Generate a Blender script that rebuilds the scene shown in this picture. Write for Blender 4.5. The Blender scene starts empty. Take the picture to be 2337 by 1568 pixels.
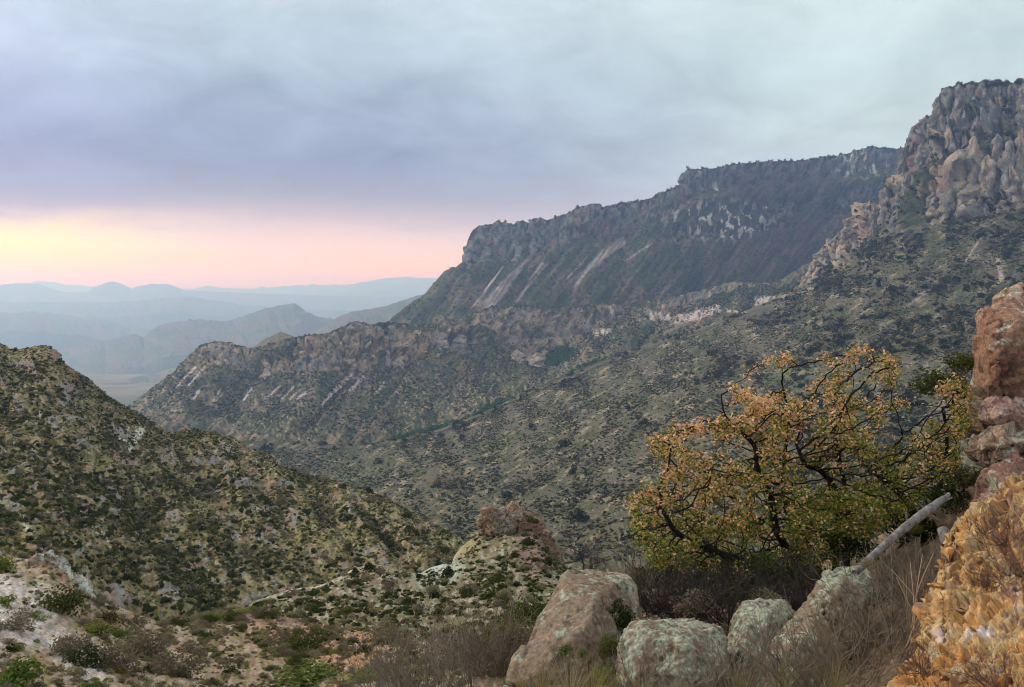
import bpy, bmesh, math, random
import numpy as np
from mathutils import Vector, Matrix

S = bpy.context.scene
COL = S.collection
R = math.radians
rng = np.random.default_rng(7)
random.seed(7)

# ------------------------------------------------------------------ camera
FW = 1946.0                       # focal length in photo units (photo is 2336 x 1568 of them)
PITCH = R(3.41)
cam_d = bpy.data.cameras.new('camera')
cam_d.sensor_width = 36.0
cam_d.lens = 36.0 * FW / 2336.0
cam_d.clip_start = 0.1
cam_d.clip_end = 90000.0
cam = bpy.data.objects.new('camera', cam_d)
COL.objects.link(cam)
cam.rotation_euler = (R(90) - PITCH, 0, 0)
S.camera = cam

# ------------------------------------------------------------------ light
SUN_AZ, SUN_EL = R(-68), R(27)    # azimuth from +Y, negative is to the left
def lin(c):
    return tuple(((v / 255) / 12.92 if v <= 10 else (((v / 255) + 0.055) / 1.055) ** 2.4) for v in c)

world = bpy.data.worlds.new('World')
S.world = world
world.use_nodes = True
nt = world.node_tree
nt.nodes.clear()
def N(t, typ, **kw):
    n = t.nodes.new(typ)
    for k, v in kw.items():
        if k.startswith('i_'):
            key = k[2:]
            n.inputs[int(key) if key.isdigit() else key.replace('_', ' ')].default_value = v
        else:
            setattr(n, k, v)
    return n
def M(t, op, a, b=None, c=None):
    n = t.nodes.new('ShaderNodeMath'); n.operation = op
    for i, v in enumerate((a, b, c)):
        if v is None: continue
        if isinstance(v, (int, float)): n.inputs[i].default_value = v
        else: t.links.new(v, n.inputs[i])
    return n.outputs[0]
def ramp(t, fac, stops, interp='LINEAR'):
    n = t.nodes.new('ShaderNodeValToRGB')
    cr = n.color_ramp; cr.interpolation = interp
    while len(cr.elements) < len(stops): cr.elements.new(0.5)
    for e, (p, c) in zip(cr.elements, stops):
        e.position = p; e.color = (*c[:3], 1)
    t.links.new(fac, n.inputs[0])
    return n.outputs[0]
def mixc(t, fac, a, b, mode='MIX'):
    n = t.nodes.new('ShaderNodeMix'); n.data_type = 'RGBA'; n.blend_type = mode
    for s, v in ((n.inputs[0], fac), (n.inputs[6], a), (n.inputs[7], b)):
        if isinstance(v, (int, float)): s.default_value = v
        elif isinstance(v, tuple): s.default_value = (*v[:3], 1)
        else: t.links.new(v, s)
    return n.outputs[2]

EXPO = 0.62
HAZE_RAD = tuple(v / 2 ** EXPO for v in (.38, .47, .60))
tc = N(nt, 'ShaderNodeTexCoord')
sep = N(nt, 'ShaderNodeSeparateXYZ'); nt.links.new(tc.outputs['Generated'], sep.inputs[0])
X, Y, Z = sep.outputs
hl = M(nt, 'SQRT', M(nt, 'ADD', M(nt, 'ADD', M(nt, 'MULTIPLY', X, X), M(nt, 'MULTIPLY', Y, Y)), 1e-6))
GAZ = R(-48)
csun = M(nt, 'DIVIDE', M(nt, 'ADD', M(nt, 'MULTIPLY', X, math.sin(GAZ)), M(nt, 'MULTIPLY', Y, math.cos(GAZ))), hl)
Zc = M(nt, 'MAXIMUM', Z, 0.0)
# cloud deck coordinates: direction met with a flat layer overhead
den = M(nt, 'ADD', Zc, 0.26)
comb = N(nt, 'ShaderNodeCombineXYZ')
nt.links.new(M(nt, 'DIVIDE', X, den), comb.inputs[0]); nt.links.new(M(nt, 'DIVIDE', Y, den), comb.inputs[1])
def wnoise(scale, detail, dist, off, rough=.55):
    mp = N(nt, 'ShaderNodeMapping'); mp.inputs['Location'].default_value = off
    nt.links.new(comb.outputs[0], mp.inputs[0])
    n = N(nt, 'ShaderNodeTexNoise'); n.inputs['Scale'].default_value = scale; n.inputs['Detail'].default_value = detail
    n.inputs['Distortion'].default_value = dist; n.inputs['Roughness'].default_value = rough
    nt.links.new(mp.outputs[0], n.inputs[0]); return n.outputs[0]
n1 = wnoise(0.95, 6, .35, (3.1, 1.7, 0))
n2 = wnoise(3.6, 7, .5, (7.7, 4.2, 2), .62)
nn = M(nt, 'ADD', M(nt, 'MULTIPLY', M(nt, 'SUBTRACT', n1, .5), .85), M(nt, 'MULTIPLY', M(nt, 'SUBTRACT', n2, .5), .75))
# elevation ramp coordinate 0..1 for sin(e) 0..0.5, bent by the cloud noise
ec = M(nt, 'ADD', M(nt, 'MULTIPLY', Zc, 2.0), M(nt, 'MULTIPLY', M(nt, 'MULTIPLY', nn, 0.12), M(nt, 'MINIMUM', M(nt, 'MULTIPLY', Zc, 12), 1.0)))
def y2s(y): return 2.0 * math.sin(math.atan((668 - y) / 2050.0))
HAZE = 1.3e-4; HCOL = (.42, .63, 1.0); H_TOP = 400.0; HZ = np.array(HAZE_RAD)
def rs(lst):
    """(photo y, colour seen there); the low sky shines through kilometres of haze, so its own colour is stronger"""
    out = []
    for (y, p, c) in lst:
        F = np.array(lin(c)) / 2 ** EXPO; e = math.atan(max(668 - y, 1) / 2050.0) if y is not None else math.asin(p / 2)
        tau = HAZE * np.array(HCOL) * min(H_TOP / max(math.sin(e), 1e-3), 29000); T = np.exp(-tau)
        Lr = np.clip((F - HZ * (1 - T)) / T, .03, 4.5)
        if y is None: Lr = F * (1 + .5 * p)
        out.append((2 * math.sin(e) if y is not None else p, tuple(Lr)))
    out.sort(key=lambda t_: t_[0]); return out
A = rs([(660, 0, (205, 172, 186)), (645, 0, (232, 184, 182)), (618, 0, (252, 204, 182)), (590, 0, (255, 222, 184)), (560, 0, (255, 238, 184)), (528, 0, (252, 228, 192)),
        (500, 0, (226, 196, 200)), (478, 0, (186, 172, 196)), (440, 0, (164, 162, 192)), (350, 0, (160, 167, 203)), (250, 0, (180, 189, 221)),
        (150, 0, (194, 204, 228)), (30, 0, (206, 218, 238)), (None, .8, (208, 215, 230)), (None, 1, (210, 215, 226))])
B = rs([(660, 0, (200, 178, 192)), (645, 0, (222, 184, 192)), (612, 0, (245, 198, 198)), (560, 0, (244, 208, 206)), (525, 0, (232, 202, 208)),
        (490, 0, (202, 186, 200)), (455, 0, (174, 173, 197)), (380, 0, (156, 167, 197)), (280, 0, (168, 181, 208)),
        (170, 0, (188, 204, 222)), (40, 0, (200, 216, 228)), (None, .8, (208, 216, 228)), (None, 1, (210, 215, 226))])
C = rs([(640, 0, (205, 195, 210)), (600, 0, (214, 198, 210)), (500, 0, (188, 190, 210)), (400, 0, (196, 210, 220)),
        (300, 0, (200, 216, 222)), (150, 0, (200, 218, 224)), (20, 0, (208, 224, 228)), (None, .8, (210, 218, 226)), (None, 1, (210, 215, 226))])
ra, rb, rc = ramp(nt, ec, A), ramp(nt, ec, B), ramp(nt, ec, C)
def sstep(v, lo, hi):
    n = N(nt, 'ShaderNodeMapRange', interpolation_type='SMOOTHSTEP'); nt.links.new(v, n.inputs[0])
    n.inputs[1].default_value = lo; n.inputs[2].default_value = hi; return n.outputs[0]
m1 = mixc(nt, sstep(csun, .30, .80), rc, rb)
m2 = mixc(nt, sstep(csun, .85, .985), m1, ra)
bright = M(nt, 'ADD', 1.03, M(nt, 'MULTIPLY', nn, M(nt, 'MINIMUM', M(nt, 'MULTIPLY', Zc, 7.0), .85)))
bc = N(nt, 'ShaderNodeCombineColor'); [nt.links.new(bright, bc.inputs[i]) for i in range(3)]
clouds = mixc(nt, 1.0, m2, bc.outputs[0], 'MULTIPLY')
below = mixc(nt, sstep(Z, -0.03, 0.0), (0.16, 0.15, 0.14), clouds)
sky = N(nt, 'ShaderNodeTexSky', sky_type='NISHITA', sun_disc=False, sun_elevation=SUN_EL, sun_rotation=SUN_AZ)
bg1 = N(nt, 'ShaderNodeBackground'); bg1.inputs[1].default_value = 0.05
nt.links.new(sky.outputs[0], bg1.inputs[0])
bg2 = N(nt, 'ShaderNodeBackground'); bg2.inputs[1].default_value = 1.0
nt.links.new(below, bg2.inputs[0])
mx = N(nt, 'ShaderNodeMixShader'); mx.inputs[0].default_value = 0.95
nt.links.new(bg1.outputs[0], mx.inputs[1]); nt.links.new(bg2.outputs[0], mx.inputs[2])
wo = N(nt, 'ShaderNodeOutputWorld'); nt.links.new(mx.outputs[0], wo.inputs[0])

sun_d = bpy.data.lights.new('sun', 'SUN')
sun_d.energy = 1.5; sun_d.angle = R(10); sun_d.color = (1.0, 0.88, 0.72)
sun = bpy.data.objects.new('sun', sun_d); COL.objects.link(sun)
sdir = Vector((math.sin(SUN_AZ) * math.cos(SUN_EL), math.cos(SUN_AZ) * math.cos(SUN_EL), math.sin(SUN_EL)))
sun.rotation_euler = sdir.to_track_quat('Z', 'Y').to_euler()

S.view_settings.view_transform = 'Standard'; S.view_settings.look = 'None'
S.view_settings.gamma = 1; S.view_settings.use_curve_mapping = False
S.view_settings.exposure = EXPO
S.render.engine = 'CYCLES'
S.cycles.max_bounces = 5; S.cycles.diffuse_bounces = 2; S.cycles.volume_bounces = 3
S.cycles.glossy_bounces = 1; S.cycles.transparent_max_bounces = 8
S.cycles.use_denoising = True
S.cycles.filter_width = 1.0

# ------------------------------------------------------------------ maths
cp, sp = math.cos(PITCH), math.sin(PITCH)
def P(x, y, d):
    """photo unit x, y at depth d (world Y) -> world point(s)"""
    x = np.asarray(x, float); y = np.asarray(y, float); d = np.asarray(d, float)
    a = (x - 1168.0) / FW; b = (784.0 - y) / FW
    dy = cp + b * sp; dz = b * cp - sp
    return np.stack([a / dy * d, d + 0 * a, dz / dy * d], -1)
def proj(p):
    p = np.asarray(p, float)
    f = p[..., 1] * cp - p[..., 2] * sp
    u = p[..., 1] * sp + p[..., 2] * cp
    return 1168 + FW * p[..., 0] / f, 784 - FW * u / f

def _h(ix, iy, iz, seed):
    u = np.uint32
    with np.errstate(over='ignore'):
        h = ix.astype(u) * u(374761393) + iy.astype(u) * u(668265263) + iz.astype(u) * u(2246822507) + u((seed * 974711) & 0xffffffff)
        h = (h ^ (h >> u(13))) * u(1274126177)
        h = (h ^ (h >> u(15))) * u(2246822519)
    return h ^ (h >> u(14))
_g = np.random.default_rng(3).normal(size=(64, 3)); _g /= np.linalg.norm(_g, axis=1)[:, None]; _g = _g.astype(np.float32)
def perlin(p, seed=0):
    i = np.floor(p); f = (p - i).astype(np.float32); i = i.astype(np.int32)
    w = f * f * f * (f * (f * 6 - 15) + 10)
    out = 0
    for dx in (0, 1):
        wx = w[:, 0] if dx else 1 - w[:, 0]
        for dy in (0, 1):
            wy = w[:, 1] if dy else 1 - w[:, 1]
            for dz in (0, 1):
                wz = w[:, 2] if dz else 1 - w[:, 2]
                g = _g[_h(i[:, 0] + dx, i[:, 1] + dy, i[:, 2] + dz, seed) & 63]
                out = out + wx * wy * wz * ((f[:, 0] - dx) * g[:, 0] + (f[:, 1] - dy) * g[:, 1] + (f[:, 2] - dz) * g[:, 2])
    return out * 1.5
def fbm(p, wl, octaves=4, gain=.5, seed=0, kind='n'):
    """p (n,3) in any unit, wl = first wavelength"""
    out = 0; a = 1.0; tot = 0; q = p / wl
    for o in range(octaves):
        n = perlin(q + 17.3 * o, seed + o)
        if kind == 'r': n = 1 - 2 * np.abs(n)          # ridges
        elif kind == 'b': n = 2 * np.abs(n) - .5       # rounded lumps parted by sharp clefts
        out = out + a * n; tot += a; a *= gain; q = q * 2.03
    return out / tot
def worley(p, seed=0):
    """F1, F2 and a hash of the nearest cell"""
    i = np.floor(p).astype(np.int32); n = len(p)
    f1 = np.full(n, 9.0); f2 = np.full(n, 9.0); hid = np.zeros(n, np.int64)
    for dx in (-1, 0, 1):
        for dy in (-1, 0, 1):
            for dz in (-1, 0, 1):
                h = _h(i[:, 0] + dx, i[:, 1] + dy, i[:, 2] + dz, seed)
                c = np.stack([i[:, 0] + dx + (h & 1023) / 1023, i[:, 1] + dy + ((h >> 10) & 1023) / 1023, i[:, 2] + dz + ((h >> 20) & 1023) / 1023], -1)
                d = np.linalg.norm(p - c, axis=1)
                m = d < f1
                f2 = np.where(m, f1, np.minimum(f2, d)); f1 = np.where(m, d, f1); hid = np.where(m, h, hid)
    return f1, f2, (hid & 4095) / 4095.0
def facets(p, seed=0):
    """angular relief: every cell of the rock is its own tilted plane"""
    i = np.floor(p).astype(np.int32); n = len(p)
    f1 = np.full(n, 9.0); val = np.zeros(n)
    for dx in (-1, 0, 1):
        for dy in (-1, 0, 1):
            for dz in (-1, 0, 1):
                h = _h(i[:, 0] + dx, i[:, 1] + dy, i[:, 2] + dz, seed)
                c = np.stack([i[:, 0] + dx + (h & 1023) / 1023, i[:, 1] + dy + ((h >> 10) & 1023) / 1023, i[:, 2] + dz + ((h >> 20) & 1023) / 1023], -1)
                o_ = p - c; d = np.linalg.norm(o_, axis=1); m = d < f1
                g = _g[(h >> 5) & 63]; vv = (o_ * g).sum(1) + ((h >> 11) & 255) / 255 * .5 - .25
                f1 = np.where(m, d, f1); val = np.where(m, vv, val)
    return val
def sm(v, lo, hi):
    t = np.clip((v - lo) / (hi - lo), 0, 1); return t * t * (3 - 2 * t)
def mixa(a, b, f): return a * (1 - f[:, None]) + np.asarray(b) * f[:, None]

# ------------------------------------------------------------------ object helpers
def tag(o, label=None, cat=None, group=None, kind=None):
    if label: o['label'] = label
    if cat: o['category'] = cat
    if group: o['group'] = group
    if kind: o['kind'] = kind
    return o
def empty(name, loc, label, cat, group=None):
    o = bpy.data.objects.new(name, None); COL.objects.link(o)
    o.location = Vector([float(v) for v in loc]); o.empty_display_size = .1
    return tag(o, label, cat, group)
def mesh_np(name, verts, faces, mat=None, col=None, smooth=True, extra=None):
    me = bpy.data.meshes.new(name)
    verts = np.asarray(verts, np.float32); faces = np.asarray(faces, np.int32)
    k = faces.shape[1]
    me.vertices.add(len(verts)); me.vertices.foreach_set('co', verts.ravel())
    me.loops.add(faces.size); me.loops.foreach_set('vertex_index', faces.ravel())
    me.polygons.add(len(faces)); me.polygons.foreach_set('loop_start', np.arange(0, faces.size, k, dtype=np.int32))
    me.polygons.foreach_set('loop_total', np.full(len(faces), k, np.int32))
    me.polygons.foreach_set('use_smooth', np.full(len(faces), smooth, bool))
    if col is not None:
        a = me.color_attributes.new('albedo', 'FLOAT_COLOR', 'POINT')
        c = np.ones((len(verts), 4), np.float32); c[:, :3] = np.clip(col, 0.004, .9); a.data.foreach_set('color', c.ravel())
    me.update(calc_edges=True)
    if mat: me.materials.append(mat)
    return me
def obj(name, me, parent=None, loc=(0, 0, 0)):
    o = bpy.data.objects.new(name, me); COL.objects.link(o); o.location = loc
    if parent: o.parent = parent
    return o

# ------------------------------------------------------------------ materials
def mat_ground(name, wl, bump=.5, var=.35, hue=0.0, attr=True, base=(0.2, .2, .2), rough=.95, bwl=None):
    """colour comes from the mesh's own albedo layer, grain and relief from noise with wavelength wl metres"""
    m = bpy.data.materials.new(name); m.use_nodes = True; t = m.node_tree; t.nodes.clear()
    out = N(t, 'ShaderNodeOutputMaterial'); bs = N(t, 'ShaderNodeBsdfPrincipled')
    bs.inputs['Roughness'].default_value = rough; bs.inputs['Specular IOR Level'].default_value = .15
    t.links.new(bs.outputs[0], out.inputs[0])
    tcx = N(t, 'ShaderNodeTexCoord')
    def ns(sc, det=4, rg=.6):
        n = N(t, 'ShaderNodeTexNoise'); n.inputs['Scale'].default_value = sc; n.inputs['Detail'].default_value = det; n.inputs['Roughness'].default_value = rg
        t.links.new(tcx.outputs['Object'], n.inputs[0]); return n.outputs[0]
    if attr:
        at = N(t, 'ShaderNodeAttribute', attribute_name='albedo'); c = at.outputs[0]
    else:
        r = N(t, 'ShaderNodeRGB'); r.outputs[0].default_value = (*base, 1); c = r.outputs[0]
    a = ns(1 / wl, 5, .65)
    v = ramp(t, a, [(.3, (1 - var,) * 3), (.5, (1, 1, 1)), (.72, (1 + var * 1.3,) * 3)])
    c = mixc(t, 1.0, c, v, 'MULTIPLY')
    if hue:
        b = ns(.37 / wl, 2)
        c = mixc(t, 1.0, c, ramp(t, b, [(.35, (1 + hue, 1, 1 - hue)), (.65, (1 - hue * .6, 1, 1 + hue))]), 'MULTIPLY')
    t.links.new(c, bs.inputs['Base Color'])
    if bump:
        bp = N(t, 'ShaderNodeBump'); bp.inputs['Strength'].default_value = bump; bp.inputs['Distance'].default_value = (bwl or wl) * .5
        t.links.new(ns(1 / (bwl or wl), 6, .7), bp.inputs['Height']); t.links.new(bp.outputs[0], bs.inputs['Normal'])
    return m
def mat_leaf(name, cols, attr=False, trans=.25, rough=.7):
    """cols: palette picked by the object's random number; attr: per leaf albedo layer multiplies it"""
    m = bpy.data.materials.new(name); m.use_nodes = True; t = m.node_tree; t.nodes.clear()
    out = N(t, 'ShaderNodeOutputMaterial')
    oi = N(t, 'ShaderNodeObjectInfo')
    k = len(cols)
    c = ramp(t, oi.outputs['Random'], [((i + .0) / max(1, k - 1) if k > 1 else 0, cc) for i, cc in enumerate(cols)]) if k > 1 else None
    at = N(t, 'ShaderNodeAttribute', attribute_name='albedo')
    if c is None: c = mixc(t, 1.0, at.outputs[0], cols[0], 'MULTIPLY')
    else: c = mixc(t, 1.0, c, at.outputs[0], 'MULTIPLY')
    d = N(t, 'ShaderNodeBsdfDiffuse'); tr = N(t, 'ShaderNodeBsdfTranslucent')
    t.links.new(c, d.inputs[0]); t.links.new(c, tr.inputs[0])
    mxs = N(t, 'ShaderNodeMixShader'); mxs.inputs[0].default_value = trans
    t.links.new(d.outputs[0], mxs.inputs[1]); t.links.new(tr.outputs[0], mxs.inputs[2])
    t.links.new(mxs.outputs[0], out.inputs[0])
    return m

# ------------------------------------------------------------------ terrain patches
class Patch:
    """a landform as a grid: columns run with the photo unit x, rows go from the far foot over the crest to the near foot"""
    def __init__(s, name, x0, x1, nx, rows, nvs, mat, back=(1.25, .3), front=(.9, .25), pinch=None):
        s.name = name; s.mat = mat
        xs = np.linspace(x0, x1, nx); s.xs = xs
        R_ = []
        for r in rows:
            r = np.array(r, float)
            y = np.interp(xs, r[:, 0], r[:, 1]); d = np.interp(xs, r[:, 0], r[:, 2])
            k = max(3, nx // 60) | 1
            pad = np.pad(d, k // 2, mode='edge'); d = np.convolve(pad, np.ones(k) / k, 'valid')
            R_.append(P(xs, y, d))
        cr = R_[0]; D = cr[:, 1:2]
        b = cr.copy(); b[:, :2] *= back[0]; b[:, 2] -= back[1] * D[:, 0]
        f = R_[-1].copy(); f[:, :2] *= front[0]; f[:, 2] -= front[1] * R_[-1][:, 1]
        R_ = [b] + R_ + [f]
        nvs = [max(4, nvs[0] // 5)] + list(nvs) + [3]
        G = []; V = []
        for i in range(len(R_) - 1):
            t = np.linspace(0, 1, nvs[i], endpoint=False)[:, None, None]
            G.append(R_[i][None] * (1 - t) + R_[i + 1][None] * t)
            V.append(np.broadcast_to((i - 1 + t[:, :, 0]), (nvs[i], nx)))
        G.append(R_[-1][None]); V.append(np.full((1, nx), len(R_) - 2.0))
        s.G = np.concatenate(G); s.V = np.concatenate(V)       # V: 0 at the crest, 1 at row 1 ...
        s.nv, s.nx = s.G.shape[:2]
        s.X = np.broadcast_to(xs[None], (s.nv, nx))
        s.refresh()
    def smooth_rows(s, n=2):
        for _ in range(n):
            g = s.G.copy(); g[1:-1] = (s.G[:-2] + 2 * s.G[1:-1] + s.G[2:]) / 4
            keep = (np.abs(s.V) < 1e-6)[..., None]
            s.G = np.where(keep, s.G, g)
        s.refresh()
    def refresh(s):
        s.px, s.py = proj(np.where(s.G[..., 1:2] > .1, s.G, [0, .1, 0]))
        du = np.gradient(s.G, axis=1); dv = np.gradient(s.G, axis=0)
        n = np.cross(du, dv); n /= np.linalg.norm(n, axis=-1)[..., None] + 1e-9
        up = n[..., 2:3]; flip = np.where((n * (-s.G)).sum(-1, keepdims=True) < 0, -1, 1)
        s.Nn = n * flip
    def flat(s): return s.G.reshape(-1, 3), s.px.ravel(), s.py.ravel(), s.V.ravel(), s.Nn.reshape(-1, 3)
    def push(s, amount, vec=None):
        """amount in photo units at each vertex"""
        a = (amount.reshape(s.nv, s.nx) * np.abs(s.G[..., 1]) / FW)[..., None]
        s.G = s.G + a * (s.Nn if vec is None else vec); s.refresh()
    def build(s, col, label, cat, name=None, parent=None):
        idx = np.arange(s.nv * s.nx).reshape(s.nv, s.nx)
        f = np.stack([idx[:-1, :-1], idx[:-1, 1:], idx[1:, 1:], idx[1:, :-1]], -1).reshape(-1, 4)
        # orient upward/outward
        s.col = col
        me = mesh_np(s.name, s.G.reshape(-1, 3), f, s.mat, col)
        s.ob = obj(s.name, me, parent)
        tag(s.ob, label, cat, kind='structure')
        return s.ob
    def sample(s, n, weight, cell_area=True):
        """n surface points, chance by world area x weight (per vertex)"""
        w = weight.reshape(s.nv, s.nx)[:-1, :-1].copy()
        if cell_area:
            a = np.linalg.norm(np.cross(s.G[1:, :-1] - s.G[:-1, :-1], s.G[:-1, 1:] - s.G[:-1, :-1]), axis=-1)
            w = w * a
        w = w.ravel(); w = w / w.sum()
        k = rng.choice(len(w), n, p=w); i, j = k // (s.nx - 1), k % (s.nx - 1)
        a, b = rng.random((n, 1)), rng.random((n, 1))
        G = s.G
        p = (G[i, j] * (1 - a) + G[i + 1, j] * a) * (1 - b) + (G[i, j + 1] * (1 - a) + G[i + 1, j + 1] * a) * b
        return p
    def at(s, x, y):
        """surface point seen at photo position x, y (the nearest one to the camera)"""
        d = (s.px - x) ** 2 + (s.py - y) ** 2 + np.where(s.V < 0, 1e6, 0)
        k = int(np.argmin(d)); return s.G.reshape(-1, 3)[k].copy()

def blob(px, py, cx, cy, rx, ry, ang=0.0, soft=.4):
    """soft elliptic zone in photo units"""
    a = R(ang); dx, dy = px - cx, py - cy
    u = (dx * math.cos(a) + dy * math.sin(a)) / rx; v = (-dx * math.sin(a) + dy * math.cos(a)) / ry
    return 1 - sm(np.sqrt(u * u + v * v), 1 - soft, 1 + soft)
def streak(px, py, x0, y0, x1, y1, w0, w1, warp=0):
    """soft streak from x0,y0 to x1,y1 with half widths"""
    dx, dy = x1 - x0, y1 - y0; L2 = dx * dx + dy * dy
    t = ((px - x0) * dx + (py - y0) * dy) / L2
    dist = np.abs((px - x0) * dy - (py - y0) * dx) / math.sqrt(L2) + warp
    w = w0 + (w1 - w0) * np.clip(t, 0, 1)
    return (1 - sm(dist, w * .6, w * 1.25)) * sm(t, -.03, .05) * (1 - sm(t, .9, 1.06))
def scr(px, py, k=1.0): return np.stack([px, py * k, 0 * px], -1)

TAN = np.array([.33, .265, .155]); BROWN = np.array([.17, .125, .075]); ROCKG = np.array([.25, .235, .205]); ROCKT = np.array([.36, .27, .17])
ROCKR = np.array([.25, .14, .10]); VEG = np.array([.070, .080, .028]); VEGD = np.array([.024, .034, .018]); PALE = np.array([.50, .47, .38])
SCREE = np.array([.46, .37, .33]); GREEN = np.array([.045, .10, .025])

# ================================================================== LANDFORMS
EDGE = []
def crest_fade(v, lo=.12): return sm(v, 0.0, lo)

# ---- desert plain: one sheet out to the horizon
def build_plain():
    nx, ny = 160, 140
    xs = np.linspace(-1.0, 1.0, nx); ds = np.geomspace(1500, 28300, ny)
    D, XX = np.meshgrid(ds, xs, indexing='ij')
    p = np.stack([XX * D * 1.05, D, 0 * D], -1).reshape(-1, 3)
    z = np.interp(p[:, 1], [1500, 3500, 6000, 9000, 12500, 16500, 22000, 28500], [-330, -385, -550, -700, -740, -640, -470, -340]) + fbm(p, 2600, 4, seed=4) * 40 + fbm(p, 700, 3, seed=9) * 14
    p[:, 2] = z
    c = mixa(np.tile(TAN * .55, (len(p), 1)), VEG * 1.2, sm(fbm(p, 1400, 4, seed=12), -.2, .2))
    c = mixa(c, VEGD, sm(fbm(p * [1, .35, 1], 260, 4, seed=22), .0, .2) * .7)
    idx = np.arange(nx * ny).reshape(ny, nx)
    f = np.stack([idx[:-1, :-1], idx[:-1, 1:], idx[1:, 1:], idx[1:, :-1]], -1).reshape(-1, 4)
    o = obj('desert_plain', mesh_np('desert_plain', p, f, mat_ground('desert_plain', 160, 0, .3), c))
    tag(o, 'hazy desert plain far below, beyond the gap between the hills', 'plain', kind='structure')
    # lower valley ground under everything nearer
    nx, ny = 60, 60
    D, XX = np.meshgrid(np.linspace(-60, 1700, ny), np.linspace(-1500, 1700, nx), indexing='ij')
    p = np.stack([XX, D, 0 * D], -1).reshape(-1, 3); p[:, 2] = -150 - .17 * np.maximum(p[:, 1], 0) + fbm(p, 300, 3) * 12
    idx = np.arange(nx * ny).reshape(ny, nx)
    f = np.stack([idx[:-1, :-1], idx[:-1, 1:], idx[1:, 1:], idx[1:, :-1]], -1).reshape(-1, 4)
    o = obj('valley_floor', mesh_np('valley_floor', p, f, mat_ground('valley_floor', 20, 0, .3), np.tile(TAN * .5, (len(p), 1))))
    tag(o, 'scrubby valley floor beneath the slopes', 'valley floor', kind='structure')
build_plain()

# ---- far ranges
def far_range(name, pts, foot_dy, label, lump=6.0, seed=1, col=None, nx=420, nv=46, x0=None, x1=None, wl=60, jag=1.5):
    pts = np.array(pts, float); x0 = pts[0, 0] if x0 is None else x0; x1 = pts[-1, 0] if x1 is None else x1
    xd = np.linspace(x0, x1, 400); yd = np.interp(xd, pts[:, 0], pts[:, 1]); dd_ = np.interp(xd, pts[:, 0], pts[:, 2])
    def soft(w):
        k = max(3, int(w / (x1 - x0) * 400)) | 1; ker = np.hanning(k + 2)[1:-1]; ker /= ker.sum()
        return np.convolve(np.pad(yd, k // 2, mode='edge'), ker, 'valid')
    y1_, y2_ = np.maximum(soft(90), yd) , soft(320)
    mid = list(zip(xd, np.maximum(y1_ + foot_dy * .28, yd + foot_dy * .12), dd_ * .95))
    foot = list(zip(xd, np.maximum(y2_ + foot_dy, yd + foot_dy * .6), dd_ * .84))
    m = mat_ground(name, float(pts[:, 2].mean()) / FW * 8, 0, .3)
    P_ = Patch(name, x0, x1, nx, [pts, mid, foot], [nv // 2, nv], m, back=(1.12, .06), front=(.96, .05))
    g, px, py, v, n = P_.flat()
    q = scr(px, py, 2.0)
    # spurs: ridged relief running down the slope
    a = fbm(np.stack([px - .9 * py, py * .9 + px * .3, 0 * px], -1), wl, 5, .5, seed, 'r') * lump * 1.4 * crest_fade(v, .6) + fbm(q, 14, 3, seed=seed + 3) * jag
    P_.push(a, np.array([0, 0, 1.0]))
    g, px, py, v, n = P_.flat()
    c = mixa(np.tile((col if col is not None else BROWN * .8), (len(g), 1)), VEG * 1.2, sm(fbm(q, 40, 4, seed=seed + 5), -.2, .25))
    return P_.build(c, label, 'mountain range')
far_range('mountain_range', [(-500, 655, 24000), (0, 652, 24000), (60, 648, 24000), (85, 642, 24000), (112, 643, 24000), (150, 650, 24000), (185, 651, 24000), (215, 656, 24000),
    (300, 662, 24000), (440, 660, 24000), (470, 653, 24000), (500, 657, 24000), (560, 660, 24000), (650, 654, 24000), (720, 651, 24000), (800, 650, 24000), (830, 645, 24000),
    (860, 638, 24000), (900, 633, 24000), (960, 634, 24000), (1060, 638, 24000), (1400, 645, 24000)], 30, 'faintest and farthest mountain range along the pink horizon', seed=2, jag=2.2)
far_range('mountain_range', [(-600, 640, 16500), (-200, 655, 16500), (0, 650, 16500), (40, 646, 16500), (90, 648, 16500), (118, 660, 16500), (150, 667, 16500), (200, 668, 16500), (215, 655, 16500), (238, 648, 16500), (246, 643, 16500),
    (258, 642, 16500), (278, 648, 16500), (300, 659, 16500), (316, 653, 16500), (345, 648, 16500), (385, 649, 16500), (402, 655, 16500), (420, 663, 16500), (500, 666, 16500), (600, 670, 16500),
    (800, 676, 16500), (1100, 680, 16500)], 55, 'pale blue range with a pointed peak and a flat-topped mesa on the horizon', seed=5, jag=2.2)
far_range('mountain_range', [(-400, 690, 12500), (0, 688, 12500), (200, 690, 12500), (300, 688, 12500), (345, 684, 12500), (390, 678, 12500), (440, 677, 12500), (480, 686, 12500), (560, 696, 12500), (700, 706, 12500), (1000, 716, 12500)], 40,
    'low lilac bench of hills in front of the horizon mountains', seed=8, jag=2.2)
far_range('mountain_range', [(-500, 690, 9200), (-100, 715, 9200), (0, 713, 9200), (30, 716, 9200), (70, 711, 9200), (120, 717, 9200), (160, 719, 9200), (180, 727, 9200), (215, 728, 9200), (240, 729, 9200), (262, 738, 9200), (300, 747, 9200),
    (345, 754, 9200), (400, 768, 9200), (460, 790, 9200)], 50, 'low hazy blue ridge at the left edge above the left hillside', seed=11, lump=8)
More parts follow.
